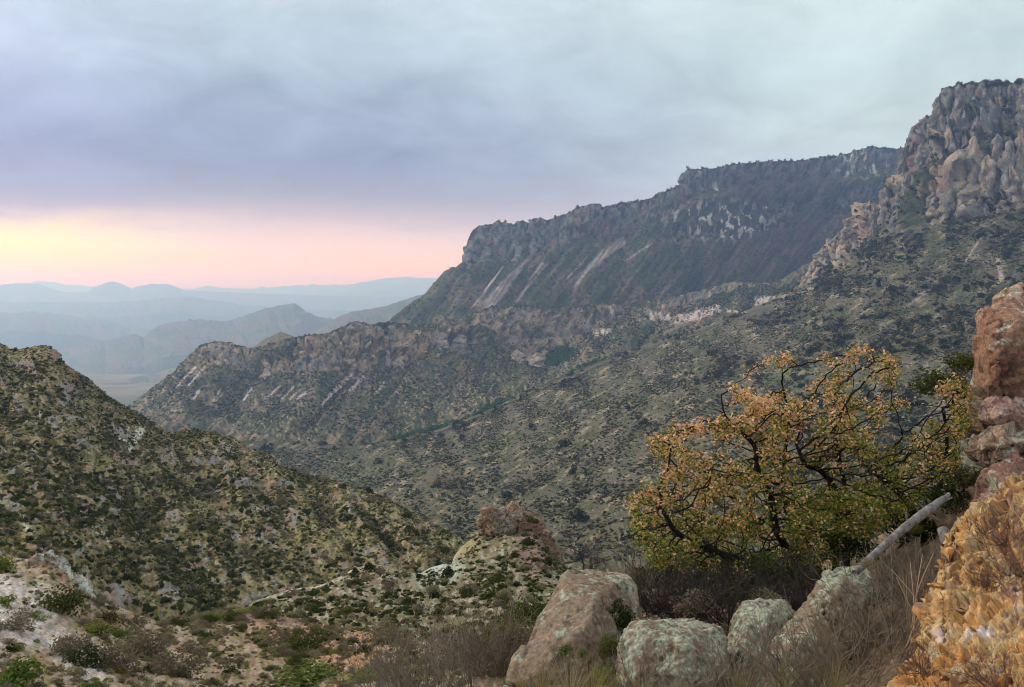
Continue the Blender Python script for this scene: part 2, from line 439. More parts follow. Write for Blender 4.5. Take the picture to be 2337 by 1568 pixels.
far_range('mountain', [(100, 815, 6800), (130, 803, 6800), (150, 795, 6800), (180, 788, 6800), (205, 778, 6800), (220, 779, 6800), (240, 786, 6800), (258, 775, 6750), (280, 766, 6700), (300, 763, 6700), (318, 766, 6700), (328, 771, 6700),
    (345, 752, 6700), (365, 742, 6700), (385, 736, 6700), (408, 733, 6700), (440, 732, 6700), (480, 733, 6700), (515, 733, 6700), (540, 727, 6700), (570, 716, 6650), (600, 706, 6600), (635, 697, 6600), (660, 694, 6600),
    (672, 692, 6600), (682, 698, 6600), (698, 712, 6600), (715, 721, 6600), (750, 727, 6600), (790, 740, 6600), (850, 760, 6600)], 85,
    'hazy blue mountain with one pointed summit behind the middle ridge', seed=14, lump=14, nx=560, nv=90, wl=80)
far_range('mountain', [(700, 765, 5200), (740, 745, 5200), (770, 723, 5200), (800, 712, 5200), (850, 704, 5200), (880, 698, 5200), (920, 685, 5200), (950, 675, 5200), (985, 668, 5200), (1020, 655, 5200), (1100, 620, 5200), (1200, 600, 5200)], 90,
    'blue ridge sloping out from behind the foot of the mesa', seed=17, lump=10, nx=380, nv=70, wl=70)
far_range('foothill', [(150, 925, 4300), (200, 908, 4300), (250, 880, 4300), (300, 862, 4300), (350, 852, 4300), (405, 837, 4300), (460, 830, 4300), (560, 815, 4300), (700, 810, 4300)], 90,
    'low olive foothill behind the tip of the middle ridge', seed=21, lump=10, nx=400, nv=60, wl=60, col=TAN * .5)

# ---- the mesa
def crestd(lst, d):
    return [(x, y, float(np.interp(x, *zip(*d)))) for x, y in lst]
MC = [(820, 790), (890, 741), (950, 702), (985, 670), (1020, 636), (1050, 616), (1055, 607), (1057, 588), (1062, 568), (1068, 545), (1078, 526), (1090, 517), (1105, 513), (1122, 514), (1135, 504), (1150, 508), (1172, 512), (1180, 505), (1192, 504),
      (1205, 509), (1215, 500), (1236, 498), (1248, 503), (1262, 497), (1285, 490), (1312, 480), (1318, 473), (1335, 470), (1350, 465), (1366, 466), (1376, 474), (1395, 470), (1425, 462), (1460, 458), (1482, 455), (1498, 446), (1520, 436),
      (1540, 426), (1555, 420), (1557, 396), (1568, 387), (1600, 386), (1625, 385), (1680, 375), (1750, 368), (1820, 368), (1880, 360), (1930, 352), (1955, 343), (1985, 336), (2010, 337), (2040, 340), (2065, 342), (2150, 336), (2320, 330)]
MD = [(820, 2080), (1050, 2140), (1560, 2280), (2300, 2480)]
def dd(lst, k):
    return [(x, y, float(np.interp(x, *zip(*MD))) * k) for x, y in lst]
mesa = Patch('mesa', 830, 2300, 820, [
    dd(MC, 1.0),
    dd([(820, 795), (890, 746), (950, 707), (985, 675), (1020, 641), (1050, 621), (1056, 613), (1130, 600), (1200, 590), (1300, 562), (1400, 545), (1500, 512), (1560, 470), (1620, 440), (1700, 425), (1850, 420), (1995, 398), (2100, 390), (2320, 390)], .972),
    dd([(820, 805), (890, 760), (950, 722), (1055, 640), (1130, 625), (1200, 612), (1300, 590), (1400, 572), (1450, 565), (1560, 560), (1700, 540), (1850, 515), (2000, 480), (2100, 460), (2320, 460)], .945),
    dd([(820, 850), (1000, 790), (1185, 750), (1300, 735), (1500, 720), (1700, 700), (1850, 670), (2100, 640), (2320, 640)], .86)],
    [75, 55, 95], mat_ground('mesa_ground', 9, .8, .3, .04), back=(1.3, .1))
mesa.smooth_rows(3)
g, px, py, v, n = mesa.flat()
s_ = px + .75 * (py - 600)                       # contour coordinate: gullies run down to the left
q = scr(px, py)
cliff = sm(v, .02, .10) * (1 - sm(v + fbm(q, 60, 3, seed=31) * .35, .75, 1.0)) * sm(px, 1040, 1062)
cliff2 = np.clip(sm(v, 1.25, 1.45) * (1 - sm(v, 1.85, 2.1)) * sm(px, 1330, 1400) * sm(fbm(q, 90, 3, seed=33), -.12, .12), 0, 1)
talus = 1 - np.maximum(cliff, cliff2)
pill = fbm(np.stack([px, py * .22, 0 * px], -1), 17, 4, .55, 35, 'b')
strata = fbm(np.stack([px * .12, py - .2 * px * 0, 0 * px], -1), 22, 3, .5, 36)
gul = fbm(np.stack([s_, (py + px * .3) * .16, 0 * px], -1), 42, 4, .5, 37, 'r')
a = cliff * (pill * 17 + strata * 7) + cliff2 * pill * 16 + talus * gul * 24 * crest_fade(v - .9 * sm(px, 1040, 1070), .3) + fbm(q, 7, 3, .6, 38) * 1.6
a = a + np.maximum(cliff, cliff2) * facets(np.stack([px / 15, py / 26, 0 * px], -1) + fbm(q, 30, 2, seed=34)[:, None] * .6, 30) * 14
mesa.push(a); mesa.gul = gul; mesa.scree = np.zeros(len(gul))
top = fbm(np.stack([px, 0 * px, 0 * px], -1), 9, 3, .6, 39) * 4.5 * (1 - sm(v, .0, .15)) * (v > -.3) * sm(px, 1060, 1090) * (1 - .65 * sm(px, 1560, 1600))
mesa.push(top, np.array([0, 0, 1.0]))
g, px, py, v, n = mesa.flat()
c = mixa(np.tile(VEG * .95, (len(g), 1)), BROWN * .9, sm(fbm(q, 50, 4, seed=41), -.15, .2))
c = mixa(c, VEGD, sm(fbm(q, 9, 3, seed=42), .02, .25) * .8)
rockc = mixa(np.tile(ROCKG * .8, (len(g), 1)), ROCKR * 1.1, sm(fbm(q, 45, 3, seed=43), -.05, .25) * .7)
ledge = sm(fbm(q, 16, 4, .6, 44), .0, .12)
c = mixa(c, rockc, np.clip(cliff * (1 - ledge * .75), 0, 1))
c = mixa(c, rockc * 1.15, np.clip(cliff2 * sm(fbm(q * [1, .6, 1], 14, 3, seed=45), -.08, .06), 0, 1))
wv = fbm(q, 14, 3, seed=46) * 9
for st in [(1205, 590, 1100, 710, 4, 19), (1250, 600, 1175, 690, 2, 6), (1425, 545, 1300, 645, 12, 4), (1385, 560, 1310, 655, 3, 7), (1240, 600, 1205, 640, 4, 4), (1150, 605, 1080, 700, 2, 5), (1480, 560, 1420, 600, 3, 3),
           (1340, 585, 1290, 640, 2, 3)]:
    mesa.scree = np.maximum(mesa.scree, streak(px, py, *st))
    c = mixa(c, SCREE * 1.0, streak(px, py, *st, warp=np.abs(wv) * .9) * (.45 + .5 * sm(fbm(np.stack([px + .8 * py, py * .2, 0 * px], -1), 6, 3, seed=47), -.1, .15)))
redz = blob(px, py, 1790, 560, 120, 90, 0, .7) + blob(px, py, 1700, 430, 190, 30, -5, .8) * .8
c = mixa(c, np.array([.17, .095, .085]), np.clip(redz, 0, 1) * sm(fbm(q, 26, 4, seed=48), -.25, .15) * .8)
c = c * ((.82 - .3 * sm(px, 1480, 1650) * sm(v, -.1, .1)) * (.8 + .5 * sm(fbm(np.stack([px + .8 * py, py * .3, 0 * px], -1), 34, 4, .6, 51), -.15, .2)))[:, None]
wsp = np.clip(blob(px, py, 1640, 505, 110, 42, 0, .5) + blob(px, py, 1770, 480, 30, 14) + blob(px, py, 1630, 430, 12, 14) + blob(px, py, 1960, 375, 60, 28, 0, .5), 0, 1)
c = mixa(c, ROCKG * 2.0, wsp * sm(fbm(q * [1, .55, 1], 13, 3, .6, 49), .12, .2))
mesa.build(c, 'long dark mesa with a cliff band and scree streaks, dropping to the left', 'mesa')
MESA_Z = float(g[:, 2].max())

# ---- small hill behind the middle ridge
far_range('hill', [(560, 800, 1750), (585, 788, 1750), (600, 776, 1750), (625, 764, 1750), (640, 757, 1750), (655, 762, 1750), (672, 770, 1750), (700, 764, 1750), (740, 766, 1750), (790, 780, 1750)], 40,
    'small dark knob peeping over the middle ridge near its left end', seed=25, lump=5, nx=200, nv=30, wl=25, jag=2.5)

# ---- middle ridge
RC = [(230, 985), (300, 934), (330, 907), (355, 885), (380, 866), (400, 852), (420, 836), (438, 815), (447, 797), (458, 788), (480, 781), (500, 779), (520, 781), (535, 786), (548, 789), (575, 795), (600, 790), (640, 776), (670, 770), (700, 765), (715, 762),
      (740, 762), (765, 752), (785, 745), (798, 736), (812, 733), (830, 736), (850, 741), (870, 736), (900, 736), (925, 738), (960, 741), (1000, 738), (1025, 733), (1050, 722), (1080, 712), (1110, 703), (1150, 697), (1185, 693), (1230, 700), (1270, 703), (1300, 698), (1360, 692),
      (1420, 697), (1480, 690), (1520, 680), (1560, 672), (1600, 662), (1640, 650), (1680, 642), (1720, 645), (1760, 646), (1800, 628), (1830, 606), (1900, 580), (2000, 560)]
RD = [(230, 1500), (440, 1440), (800, 1450), (1000, 1550), (1300, 1740), (1640, 1880), (2000, 2000)]
def rdp(lst, k): return [(x, y, float(np.interp(x, *zip(*RD))) * k) for x, y in lst]
ridge = Patch('rocky_ridge', 240, 1960, 900, [
    rdp(RC, 1.0),
    rdp([(230, 990), (300, 945), (380, 885), (440, 848), (520, 842), (600, 862), (660, 865), (750, 855), (850, 855), (920, 850), (1000, 800), (1100, 800), (1200, 812), (1250, 805), (1350, 765), (1480, 715), (1640, 690), (1750, 682), (1830, 660), (1960, 630)], .965),
    rdp([(230, 1000), (380, 935), (600, 935), (900, 925), (1100, 880), (1300, 815), (1500, 745), (1800, 680), (1960, 650)], .87),
    [(230, 1000, 1250), (400, 985, 1120), (520, 1005, 1050), (700, 1030, 960), (900, 1030, 960), (1000, 1005, 1040), (1120, 958, 1100), (1260, 890, 1180), (1400, 835, 1260), (1600, 772, 1380), (1800, 692, 1500), (1960, 660, 1600)]],
    [75, 80, 95], mat_ground('ridge_ground', 5, .8, .32, .04), back=(1.15, .1))
ridge.smooth_rows(3)
g, px, py, v, n = ridge.flat(); q = scr(px, py)
s_ = px + .8 * (py - 850)
rockband = sm(v, .0, .1) * (1 - sm(v, .75, 1.15))
rocky = rockband * sm(fbm(q, 70, 3, seed=52) + .25 * blob(px, py, 850, 790, 130, 60) + .3 * blob(px, py, 490, 810, 60, 40) + .25 * blob(px, py, 720, 820, 120, 40) + .1, .02, .16)
rocky = np.maximum(rocky, blob(px, py, 1230, 800, 90, 40, 15, .4)) * (1 - sm(px, 1420, 1500))
outc = blob(px, py, 1570, 690, 110, 13, -18, .6) * sm(px, 1450, 1480)
rocky = np.clip(np.maximum(rocky, outc), 0, 1) * sm(px, 425, 500)
pill = fbm(np.stack([px + .2 * py, py * .35, 0 * px], -1), 24, 4, .6, 53, 'b')
gul = fbm(np.stack([s_, (py + px * .3) * .2, 0 * px], -1), 60, 5, .5, 54, 'r')
a = rocky * pill * 24 + (1 - rocky) * gul * 26 * crest_fade(v, .5) + fbm(q, 120, 3, seed=50) * 10 * crest_fade(v, .6) + fbm(q, 9, 3, .6, 55) * 2.0
a = a + rocky * crest_fade(v, .3) * facets(np.stack([px / 18, py / 30, 0 * px], -1) + fbm(q, 30, 2, seed=34)[:, None] * .6, 32) * 18
ridge.push(a); ridge.gul = gul; ridge.scree = np.zeros(len(gul))
ridge.push(fbm(np.stack([px, 0 * px, 0 * px], -1), 16, 4, .6, 56) * 4 * (np.abs(v) < .3), np.array([0, 0, 1.0]))
g, px, py, v, n = ridge.flat()
c = mixa(np.tile(BROWN * 1.05, (len(g), 1)), VEG * .9, sm(fbm(q, 60, 4, seed=57), -.25, .15))
c = mixa(c, TAN * 1.0, sm(fbm(q, 7, 3, .6, 58), .05, .25) * (.3 + .5 * sm(fbm(q, 150, 2, seed=59), -.1, .2)))
c = mixa(c, VEGD * 1.2, sm(fbm(q, 10, 3, .6, 60), .03, .2) * .85)
rc = mixa(np.tile(ROCKT * 1.05, (len(g), 1)), ROCKR, sm(fbm(q, 50, 3, seed=61), -.02, .2) * .55)
rc = mixa(rc, ROCKG, sm(fbm(q, 35, 3, seed=62), .0, .2) * .6 + .4 * sm(px, 900, 1500))
c = mixa(c, rc, np.clip(rocky * (1 - .8 * sm(fbm(q, 18, 3, seed=63), .06, .18)), 0, 1))
wv = np.abs(fbm(q, 12, 3, seed=64)) * 8
for st in [(448, 835, 392, 895, 5, 2), (455, 890, 440, 912, 5, 4), (505, 885, 480, 925, 3, 3), (640, 880, 605, 910, 3, 4), (672, 880, 640, 915, 3, 3), (690, 885, 660, 912, 3, 3), (810, 850, 750, 905, 6, 6), (830, 858, 795, 895, 5, 5),
           (700, 895, 675, 912, 4, 4), (470, 835, 425, 885, 4, 3), (575, 885, 555, 915, 3, 3), (765, 885, 735, 925, 4, 3), (880, 870, 850, 905, 4, 3), (1010, 785, 998, 812, 3, 4)]:
    ridge.scree = np.maximum(ridge.scree, streak(px, py, *st))
    c = mixa(c, SCREE * 1.0, streak(px, py, *st, warp=wv * .9) * sm(fbm(q, 7, 3, .6, seed=66), -.25, .02))
for st in [(1482, 722, 1532, 722, 12, 9), (1536, 730, 1592, 720, 11, 12), (1585, 720, 1645, 702, 12, 12), (1722, 690, 1770, 684, 13, 11), (1655, 708, 1684, 712, 5, 4), (1350, 758, 1395, 756, 10, 8), (1390, 700, 1398, 715, 5, 4)]:
    ridge.scree = np.maximum(ridge.scree, streak(px, py, *st))
    c = mixa(c, SCREE * 1.0, streak(px, py, *st, warp=wv * 1.0) * sm(fbm(q * [1, .5, 1], 9, 3, .6, seed=67), -.2, .05))
green = np.clip(streak(px, py, 900, 1003, 1060, 962, 5, 7, wv * .6) + streak(px, py, 1050, 968, 1150, 915, 6, 8, wv * .6) + blob(px, py, 1270, 815, 38, 16, -20) + blob(px, py, 1350, 838, 42, 14, -15), 0, 1)
c = mixa(c, GREEN * .9, green * sm(fbm(q, 10, 3, seed=65), -.3, .0))
ridge_rock = rocky
ridge.build(c, 'rugged middle ridge with tan rock faces rising from the valley', 'ridge')

# ---- right mountain with cliffs and the long slope below
TC = [(360, 1012), (560, 1005), (700, 1012), (830, 1016), (900, 1005), (1000, 980), (1120, 936), (1170, 913), (1260, 866), (1400, 812), (1500, 777), (1600, 747), (1700, 710), (1800, 668), (1830, 640), (1848, 612), (1858, 585), (1880, 560), (1905, 540), (1930, 515), (1948, 488),
      (1962, 470), (1975, 462), (1990, 460), (2000, 466), (2008, 448), (2022, 425), (2040, 402), (2052, 385), (2062, 360), (2070, 330), (2074, 305), (2085, 288), (2098, 284), (2108, 270), (2125, 262), (2136, 252), (2140, 222), (2146, 208), (2162, 199), (2180, 196), (2196, 190),
      (2215, 191), (2240, 187), (2270, 186), (2300, 188), (2336, 188), (2450, 180), (2600, 190), (2750, 240)]
TD = [(360, 900), (830, 880), (1000, 980), (1400, 1180), (1800, 1370), (1960, 1380), (2050, 1280), (2336, 1180), (2750, 1120)]
def td(lst, k): return [(x, y, float(np.interp(x, *zip(*TD))) * (1 - (1 - k) * float(np.interp(x, [1650, 1880], [.12, 1])))) for x, y in lst]
mount = Patch('mountain', 370, 2700, 1150, [
    td(TC, 1.0),
    td([(360, 1016), (830, 1020), (1000, 985), (1400, 818), (1800, 680), (1850, 655), (1900, 600), (1950, 560), (2000, 520), (2060, 440), (2100, 380), (2150, 335), (2200, 330), (2270, 320), (2336, 290), (2750, 330)], .965),
    td([(360, 1020), (830, 1026), (1000, 990), (1400, 824), (1800, 690), (1860, 668), (1900, 625), (1950, 580), (2000, 540), (2060, 470), (2100, 400), (2150, 347), (2200, 340), (2260, 335), (2336, 310), (2750, 345)], .91),
    td([(360, 1030), (830, 1034), (1000, 1000), (1400, 836), (1800, 705), (1900, 640), (1950, 600), (2000, 560), (2060, 530), (2120, 520), (2180, 512), (2240, 495), (2336, 490), (2750, 520)], .875),
    [(360, 1075, 760), (830, 1075, 780), (1100, 1010, 820), (1300, 945, 850), (1700, 840, 880), (2000, 740, 850), (2336, 680, 800), (2750, 640, 800)],
    [(360, 1170, 560), (900, 1150, 600), (1300, 1090, 600), (1700, 1000, 580), (2336, 900, 520), (2750, 850, 520)],
    [(360, 1400, 330), (900, 1400, 320), (1300, 1420, 290), (1700, 1400, 270), (2336, 1200, 240), (2750, 1150, 240)]],
    [60, 20, 60, 85, 75, 85], mat_ground('mountain_ground', 2.4, .8, .32, .04), back=(1.25, .15), front=(.85, .2))
mount.smooth_rows(3)
g, px, py, v, n = mount.flat(); q = scr(px, py)
R_side = sm(px, 1845, 1900)
up = sm(v, .02, .1) * (1 - sm(v, .92, 1.05)) * R_side
lo = sm(v, 2.0, 2.12) * (1 - sm(v + fbm(q, 50, 3, seed=71) * .4, 2.75, 3.0)) * sm(px + fbm(q, 60, 2, seed=72) * 60, 2085, 2125)
shelf = (1 - up) * (1 - lo) * R_side * (v < 3)
ribs = sm(fbm(np.stack([px + .55 * py, py * .35, 0 * px], -1), 60, 3, .5, 73), -.05, .1) * (v > .1) * (1 - sm(v, 2.6, 3.1)) * R_side * (1 - lo)
ribs = np.maximum(ribs * sm(px, 1850, 1900), up)
pill_u = fbm(np.stack([px, py * .30, 0 * px], -1), 34, 5, .55, 74, 'b')
pill_l = fbm(np.stack([px + .12 * py, py * .17, 0 * px], -1), 52, 5, .5, 75, 'b')
valley_h = fbm(np.stack([px + .2 * py, py * 2.4 + .55 * px, 0 * px], -1), 230, 4, .5, 76)
gul = fbm(np.stack([px * .45 + py, px * .25, 0 * px], -1), 60, 5, .55, 77, 'r')
slope = 1 - np.maximum(ribs, lo)
far_l = sm(v, 3.0, 4.0)
a = np.maximum(ribs, up) * pill_u * 34 + lo * pill_l * 44 + slope * (gul * 17 * crest_fade(v, 3.2) + valley_h * 40 * far_l) + fbm(q, 9, 3, .6, 78) * 2.2 + fbm(q, 24, 3, .6, 70) * 5 * np.maximum(ribs, lo)
a = a + np.maximum(np.maximum(ribs, up), lo) * facets(np.stack([px / 22, py / 50, 0 * px], -1) + fbm(q, 40, 2, seed=34)[:, None] * .6, 33) * 26
mount.push(a); mount.gul = gul
jag = fbm(np.stack([px, 0 * px, 0 * px], -1), 17, 4, .65, 79) * 9 * (np.abs(v) < .25) * sm(px, 1990, 2060)
mount.push(jag, np.array([0, 0, 1.0]))
g, px, py, v, n = mount.flat()
qd = np.stack([px * .5 + py * .2, py * 1.5 + px * .75, 0 * px], -1)
c = mixa(np.tile(TAN * np.array([.40, .42, .46]), (len(g), 1)), np.array([.13, .11, .085]), sm(fbm(qd, 60, 5, .6, seed=80), -.2, .2))
c = mixa(c, VEG * .95, .25 + .75 * sm(fbm(np.stack([px * .6 + py * 0, py * 1.6 + px * .5, 0 * px], -1), 45, 4, .6, 81), -.1, .2) * .75)
c = mixa(c, TAN * 1.1, sm(fbm(qd, 14, 4, .65, 82), .10, .28) * .7)
c = mixa(c, VEGD, sm(px, 1700, 2300) * sm(fbm(q, 45, 4, .6, 83), -.2, .15) * .55 * (1 - sm(v, 4.2, 5)))
c = mixa(c, np.array([.10, .125, .05]), sm(fbm(np.stack([px + .2 * py, py * 2.4 + .55 * px, 0 * px], -1), 230, 2, .5, 76), -.12, -.28) * sm(v, 3.6, 4.2) * .5)
rk = mixa(np.tile(ROCKG * .8, (len(g), 1)), np.array([.13, .135, .12]), sm(fbm(q, 30, 3, seed=84), -.1, .2))
rk = mixa(rk, ROCKT * 1.05, sm(fbm(q, 75, 3, seed=85) + lo * .12 + .15 * blob(px, py, 2190, 440, 90, 90), .02, .2) * .75)
rk = mixa(rk, ROCKR * 1.1, sm(fbm(q * [1, .5, 1], 48, 3, seed=86), .08, .24) * .6)
rock_m = np.clip(np.maximum(np.maximum(lo, up), ribs) * (1 - .85 * sm(fbm(q, 34, 4, .6, 87), .05, .15) * (1 - .7 * lo)), 0, 1)
c = mixa(c, rk, rock_m)
gcl = fbm(np.stack([px + .12 * py, py * .17, 0 * px], -1), 52, 1, .5, 75, 'b')
ledgev = shelf * (1 - ribs) * sm(px, 1990, 2080)
c = mixa(c, VEGD * 1.1, np.clip(ledgev, 0, 1) * .85)
tano = blob(px, py, 1905, 560, 62, 26, -42, .3) + blob(px, py, 1968, 483, 26, 20, -30, .3) + blob(px, py, 1850, 610, 16, 34, 25, .4)
c = mixa(c, mixa(np.tile(ROCKT * 1.25, (len(g), 1)), ROCKG * 1.3, sm(fbm(q, 18, 3, seed=88), -.1, .15)), np.clip(tano, 0, 1))
for st in [(2275, 585, 2285, 640, 5, 7), (2240, 540, 2200, 600, 2, 4), (2150, 640, 2080, 690, 3, 4)]:
    c = mixa(c, SCREE * .7, streak(px, py, *st, warp=np.abs(fbm(q, 10, 2, seed=89)) * 6))
mount.build(c, 'big mountainside at the right with grey cliffs above a long scrubby slope', 'mountain')
mount.rock = rock_m
TOP_Z = max(MESA_Z, float(g[:, 2].max()))

# ---- left hillside
hill = Patch('hillside', -560, 1160, 740, [
    [(-560, 600, 360), (-260, 690, 330), (-100, 740, 320), (0, 782, 310), (12, 790, 310), (30, 797, 305), (60, 795, 300), (90, 788, 292), (105, 788, 290), (118, 794, 288), (132, 803, 286), (138, 818, 286), (150, 831, 288), (180, 850, 300), (210, 872, 315), (250, 905, 330), (300, 936, 345),
     (350, 966, 355), (385, 985, 360), (400, 988, 350), (415, 980, 342), (440, 978, 340), (480, 985, 335), (530, 1000, 325), (570, 1024, 318), (600, 1034, 312), (625, 1040, 308), (638, 1052, 305), (645, 1066, 302), (700, 1084, 295), (780, 1102, 285), (830, 1118, 280), (880, 1136, 272), (920, 1160, 262), (960, 1180, 255),
     (1010, 1206, 245), (1040, 1224, 240), (1160, 1290, 225)],
    [(-560, 760, 260), (-260, 830, 245), (0, 900, 240), (150, 925, 245), (300, 1010, 262), (400, 1050, 275), (640, 1120, 262), (880, 1185, 235), (1040, 1250, 222), (1160, 1310, 210)],
    [(-260, 1000, 165), (0, 1060, 165), (150, 1080, 175), (300, 1150, 190), (450, 1180, 205), (640, 1220, 205), (880, 1250, 200), (1040, 1275, 205), (1160, 1335, 190)],
    [(-260, 1330, 90), (0, 1310, 92), (150, 1345, 100), (300, 1410, 108), (450, 1430, 115), (560, 1410, 130), (700, 1375, 150), (860, 1335, 165), (1000, 1300, 180), (1160, 1370, 170)]],
    [110, 95, 150], mat_ground('hillside_ground', .9, .8, .4, .04), back=(1.3, .35), front=(.9, .2))
hill.smooth_rows(4)
g, px, py, v, n = hill.flat(); q = scr(px, py)
gul = fbm(np.stack([px - .85 * py, (px + py) * .16, 0 * px], -1), 110, 5, .5, 91, 'r')
gul_h = gul
a = gul * 38 * crest_fade(v, .9) + fbm(q, 70, 4, .55, 92) * 24 * crest_fade(v, .4) + fbm(q, 12, 4, .65, 93) * 4
hill.push(a, np.array([0, 0, 1.0]))
g, px, py, v, n = hill.flat()
rockm = sm(fbm(np.stack([px, py * 1.4, 0 * px], -1), 60, 4, .6, 94), .10, .2) * sm(v, .1, .4) + blob(px, py, 128, 806, 16, 12) + blob(px, py, 630, 1050, 16, 12) * .6
rockm = np.clip(rockm * (1 - sm(px, 500, 1100) * .5), 0, 1)
hill.push(rockm * fbm(q, 22, 4, .6, 95, 'b') * 14)
g, px, py, v, n = hill.flat()
c = mixa(np.tile(TAN * np.array([.78, .76, .66]), (len(g), 1)), np.array([.17, .105, .06]), sm(fbm(q, 55, 4, seed=96), -.1, .25) * .8)
c = mixa(c, np.array([.15, .145, .045]), sm(fbm(q, 26, 4, .6, seed=97), -.2, .15) * .8)
c = mixa(c, PALE * .9, sm(fbm(q, 8, 4, .7, 98), .14, .28) * .55)
c = mixa(c, VEG * .7, sm(fbm(q, 16, 3, .6, 99), .08, .2) * .6)
rk = mixa(np.tile(ROCKG * 1.0, (len(g), 1)), np.array([.30, .17, .11]), sm(fbm(q, 40, 3, seed=101), .05, .2) * .8)
c = mixa(c, rk, rockm * .8)
for st in [(330, 970, 290, 1030, 12, 7), (150, 1130, 190, 1180, 8, 10), (215, 1205, 250, 1235, 9, 6), (720, 1075, 760, 1090, 5, 5), (640, 1150, 560, 1165, 5, 4), (50, 1185, 70, 1220, 6, 4), (100, 945, 60, 960, 6, 4), (430, 1180, 480, 1190, 6, 4), (270, 1000, 300, 1010, 4, 4)]:
    c = mixa(c, np.array([.50, .50, .40]), streak(px, py, *st, warp=np.abs(fbm(q, 9, 3, seed=102)) * 12) * .8)
hill.rock = rockm
hill.build(c, 'scrub-dotted hillside falling from the left edge to the centre', 'hillside')

hill.gul = gul_h
# ---- stony spur in the middle
spur = Patch('stony_spur', 380, 1460, 520, [
    [(380, 1440, 62), (440, 1412, 66), (500, 1400, 70), (560, 1386, 75), (585, 1370, 77), (610, 1362, 78), (660, 1346, 80), (700, 1340, 82), (730, 1336, 84), (770, 1318, 86), (800, 1302, 88), (830, 1290, 89), (850, 1286, 90), (870, 1290, 90), (900, 1297, 90), (930, 1306, 89), (960, 1308, 88), (985, 1294, 88),
     (1010, 1287, 88), (1030, 1288, 88), (1036, 1270, 90), (1050, 1250, 91), (1075, 1228, 92), (1092, 1216, 92), (1120, 1212, 92), (1150, 1206, 91), (1190, 1205, 90), (1225, 1212, 89), (1240, 1232, 88), (1252, 1262, 86), (1275, 1286, 84), (1310, 1302, 80), (1380, 1330, 76), (1460, 1360, 72)],
    [(380, 1470, 50), (560, 1440, 58), (800, 1385, 66), (1000, 1360, 68), (1150, 1320, 70), (1300, 1360, 62), (1460, 1400, 58)],
    [(380, 1500, 40), (560, 1490, 42), (800, 1470, 44), (1000, 1470, 42), (1150, 1460, 40), (1300, 1450, 38), (1460, 1450, 38)]],
    [100, 80], mat_ground('spur_ground', .35, .8, .4, .04), back=(1.25, .3), front=(.88, .2))
spur.smooth_rows(3)
g, px, py, v, n = spur.flat(); q = scr(px, py)
a = fbm(np.stack([px - .5 * py, py * .4, 0 * px], -1), 130, 4, .5, 111, 'r') * 12 * crest_fade(v, .6) + fbm(q, 30, 4, .6, 112) * 9 * crest_fade(v, .25) + fbm(q, 10, 3, .6, 113) * 3
spur.push(a, np.array([0, 0, 1.0]))
g, px, py, v, n = spur.flat()
c = mixa(np.tile(TAN * .62, (len(g), 1)), BROWN * 1.1, sm(fbm(q, 60, 4, seed=114), -.1, .2))
c = mixa(c, VEG * 1.3, sm(fbm(q, 24, 4, .6, seed=118), -.2, .15) * .6)
c = mixa(c, PALE * .9, sm(fbm(q, 12, 4, .65, 115), .06, .2) * .5)
c = mixa(c, np.array([.44, .41, .30]), np.clip((1 - sm(v, .02, .3 + .2 * fbm(q, 50, 2, seed=116))) * sm(px, 540, 600) * (1 - sm(px, 1040, 1070)), 0, 1) * (.15 + .8 * sm(fbm(q, 40, 3, .6, 117), -.02, .12)))
c = mixa(c, np.array([.38, .41, .32]), blob(px, py, 1000, 1310, 55, 24, -15, .5) * .9)
c = mixa(c, np.array([.30, .26, .13]), blob(px, py, 1070, 1250, 36, 14, -30, .5) * .8)
c = mixa(c, np.array([.20, .12, .10]), blob(px, py, 1215, 1260, 36, 55, 0, .5) * .8)
spur.build(c, 'stony spur with a pale crest below the rock knob', 'spur')

# ---- near slope, bottom left
near = Patch('near_slope', -620, 1420, 760, [
    [(-620, 1120, 34), (-160, 1235, 30), (0, 1268, 28), (60, 1275, 28), (110, 1275, 27.5), (150, 1295, 27), (190, 1335, 27.5), (230, 1368, 29), (300, 1396, 31), (380, 1425, 33), (430, 1418, 36), (480, 1402, 39), (540, 1396, 40), (620, 1402, 40), (720, 1420, 40), (820, 1440, 38), (900, 1452, 34), (1000, 1462, 30), (1100, 1470, 26), (1420, 1475, 22)],
    [(-160, 1380, 20), (0, 1390, 20), (200, 1440, 21), (350, 1480, 23), (500, 1462, 28), (700, 1478, 30), (900, 1500, 25), (1100, 1520, 18), (1420, 1530, 15)],
    [(-160, 1640, 12.5), (300, 1640, 13.5), (600, 1640, 16), (900, 1640, 13.5), (1420, 1640, 10.5)]],
    [85, 140], mat_ground('near_slope_ground', .16, .8, .4, .05), back=(1.2, .35), front=(.8, .25))
near.smooth_rows(3)
g, px, py, v, n = near.flat(); q = scr(px, py)
a = fbm(q, 120, 4, .5, 121) * 16 * crest_fade(v, .4) + fbm(q, 26, 4, .6, 122) * 7 * crest_fade(v, .15) + fbm(q, 9, 4, .6, 123) * 3
red_bank = np.clip(blob(px, py, 720, 1455, 150, 24, 8, .5) + blob(px, py, 790, 1490, 110, 45, 20, .5), 0, 1)
a = a + red_bank * (worley(q / [22, 16, 1], 5)[1] - worley(q / [22, 16, 1], 5)[0]) * 8
near.push(a, np.array([0, 0, 1.0]))
g, px, py, v, n = near.flat()
c = mixa(np.tile(np.array([.31, .24, .165]), (len(g), 1)), np.array([.24, .15, .085]), sm(fbm(q, 40, 4, seed=124), -.05, .25))
c = mixa(c, np.array([.19, .17, .06]), sm(fbm(q, 30, 4, seed=125), -.05, .2) * .6)
sand = np.clip(blob(px, py, 30, 1360, 110, 46, 20, .5) + blob(px, py, 90, 1450, 140, 30, 20, .6) + blob(px, py, 190, 1520, 60, 34, 30, .6) + blob(px, py, -90, 1420, 110, 120), 0, 1)
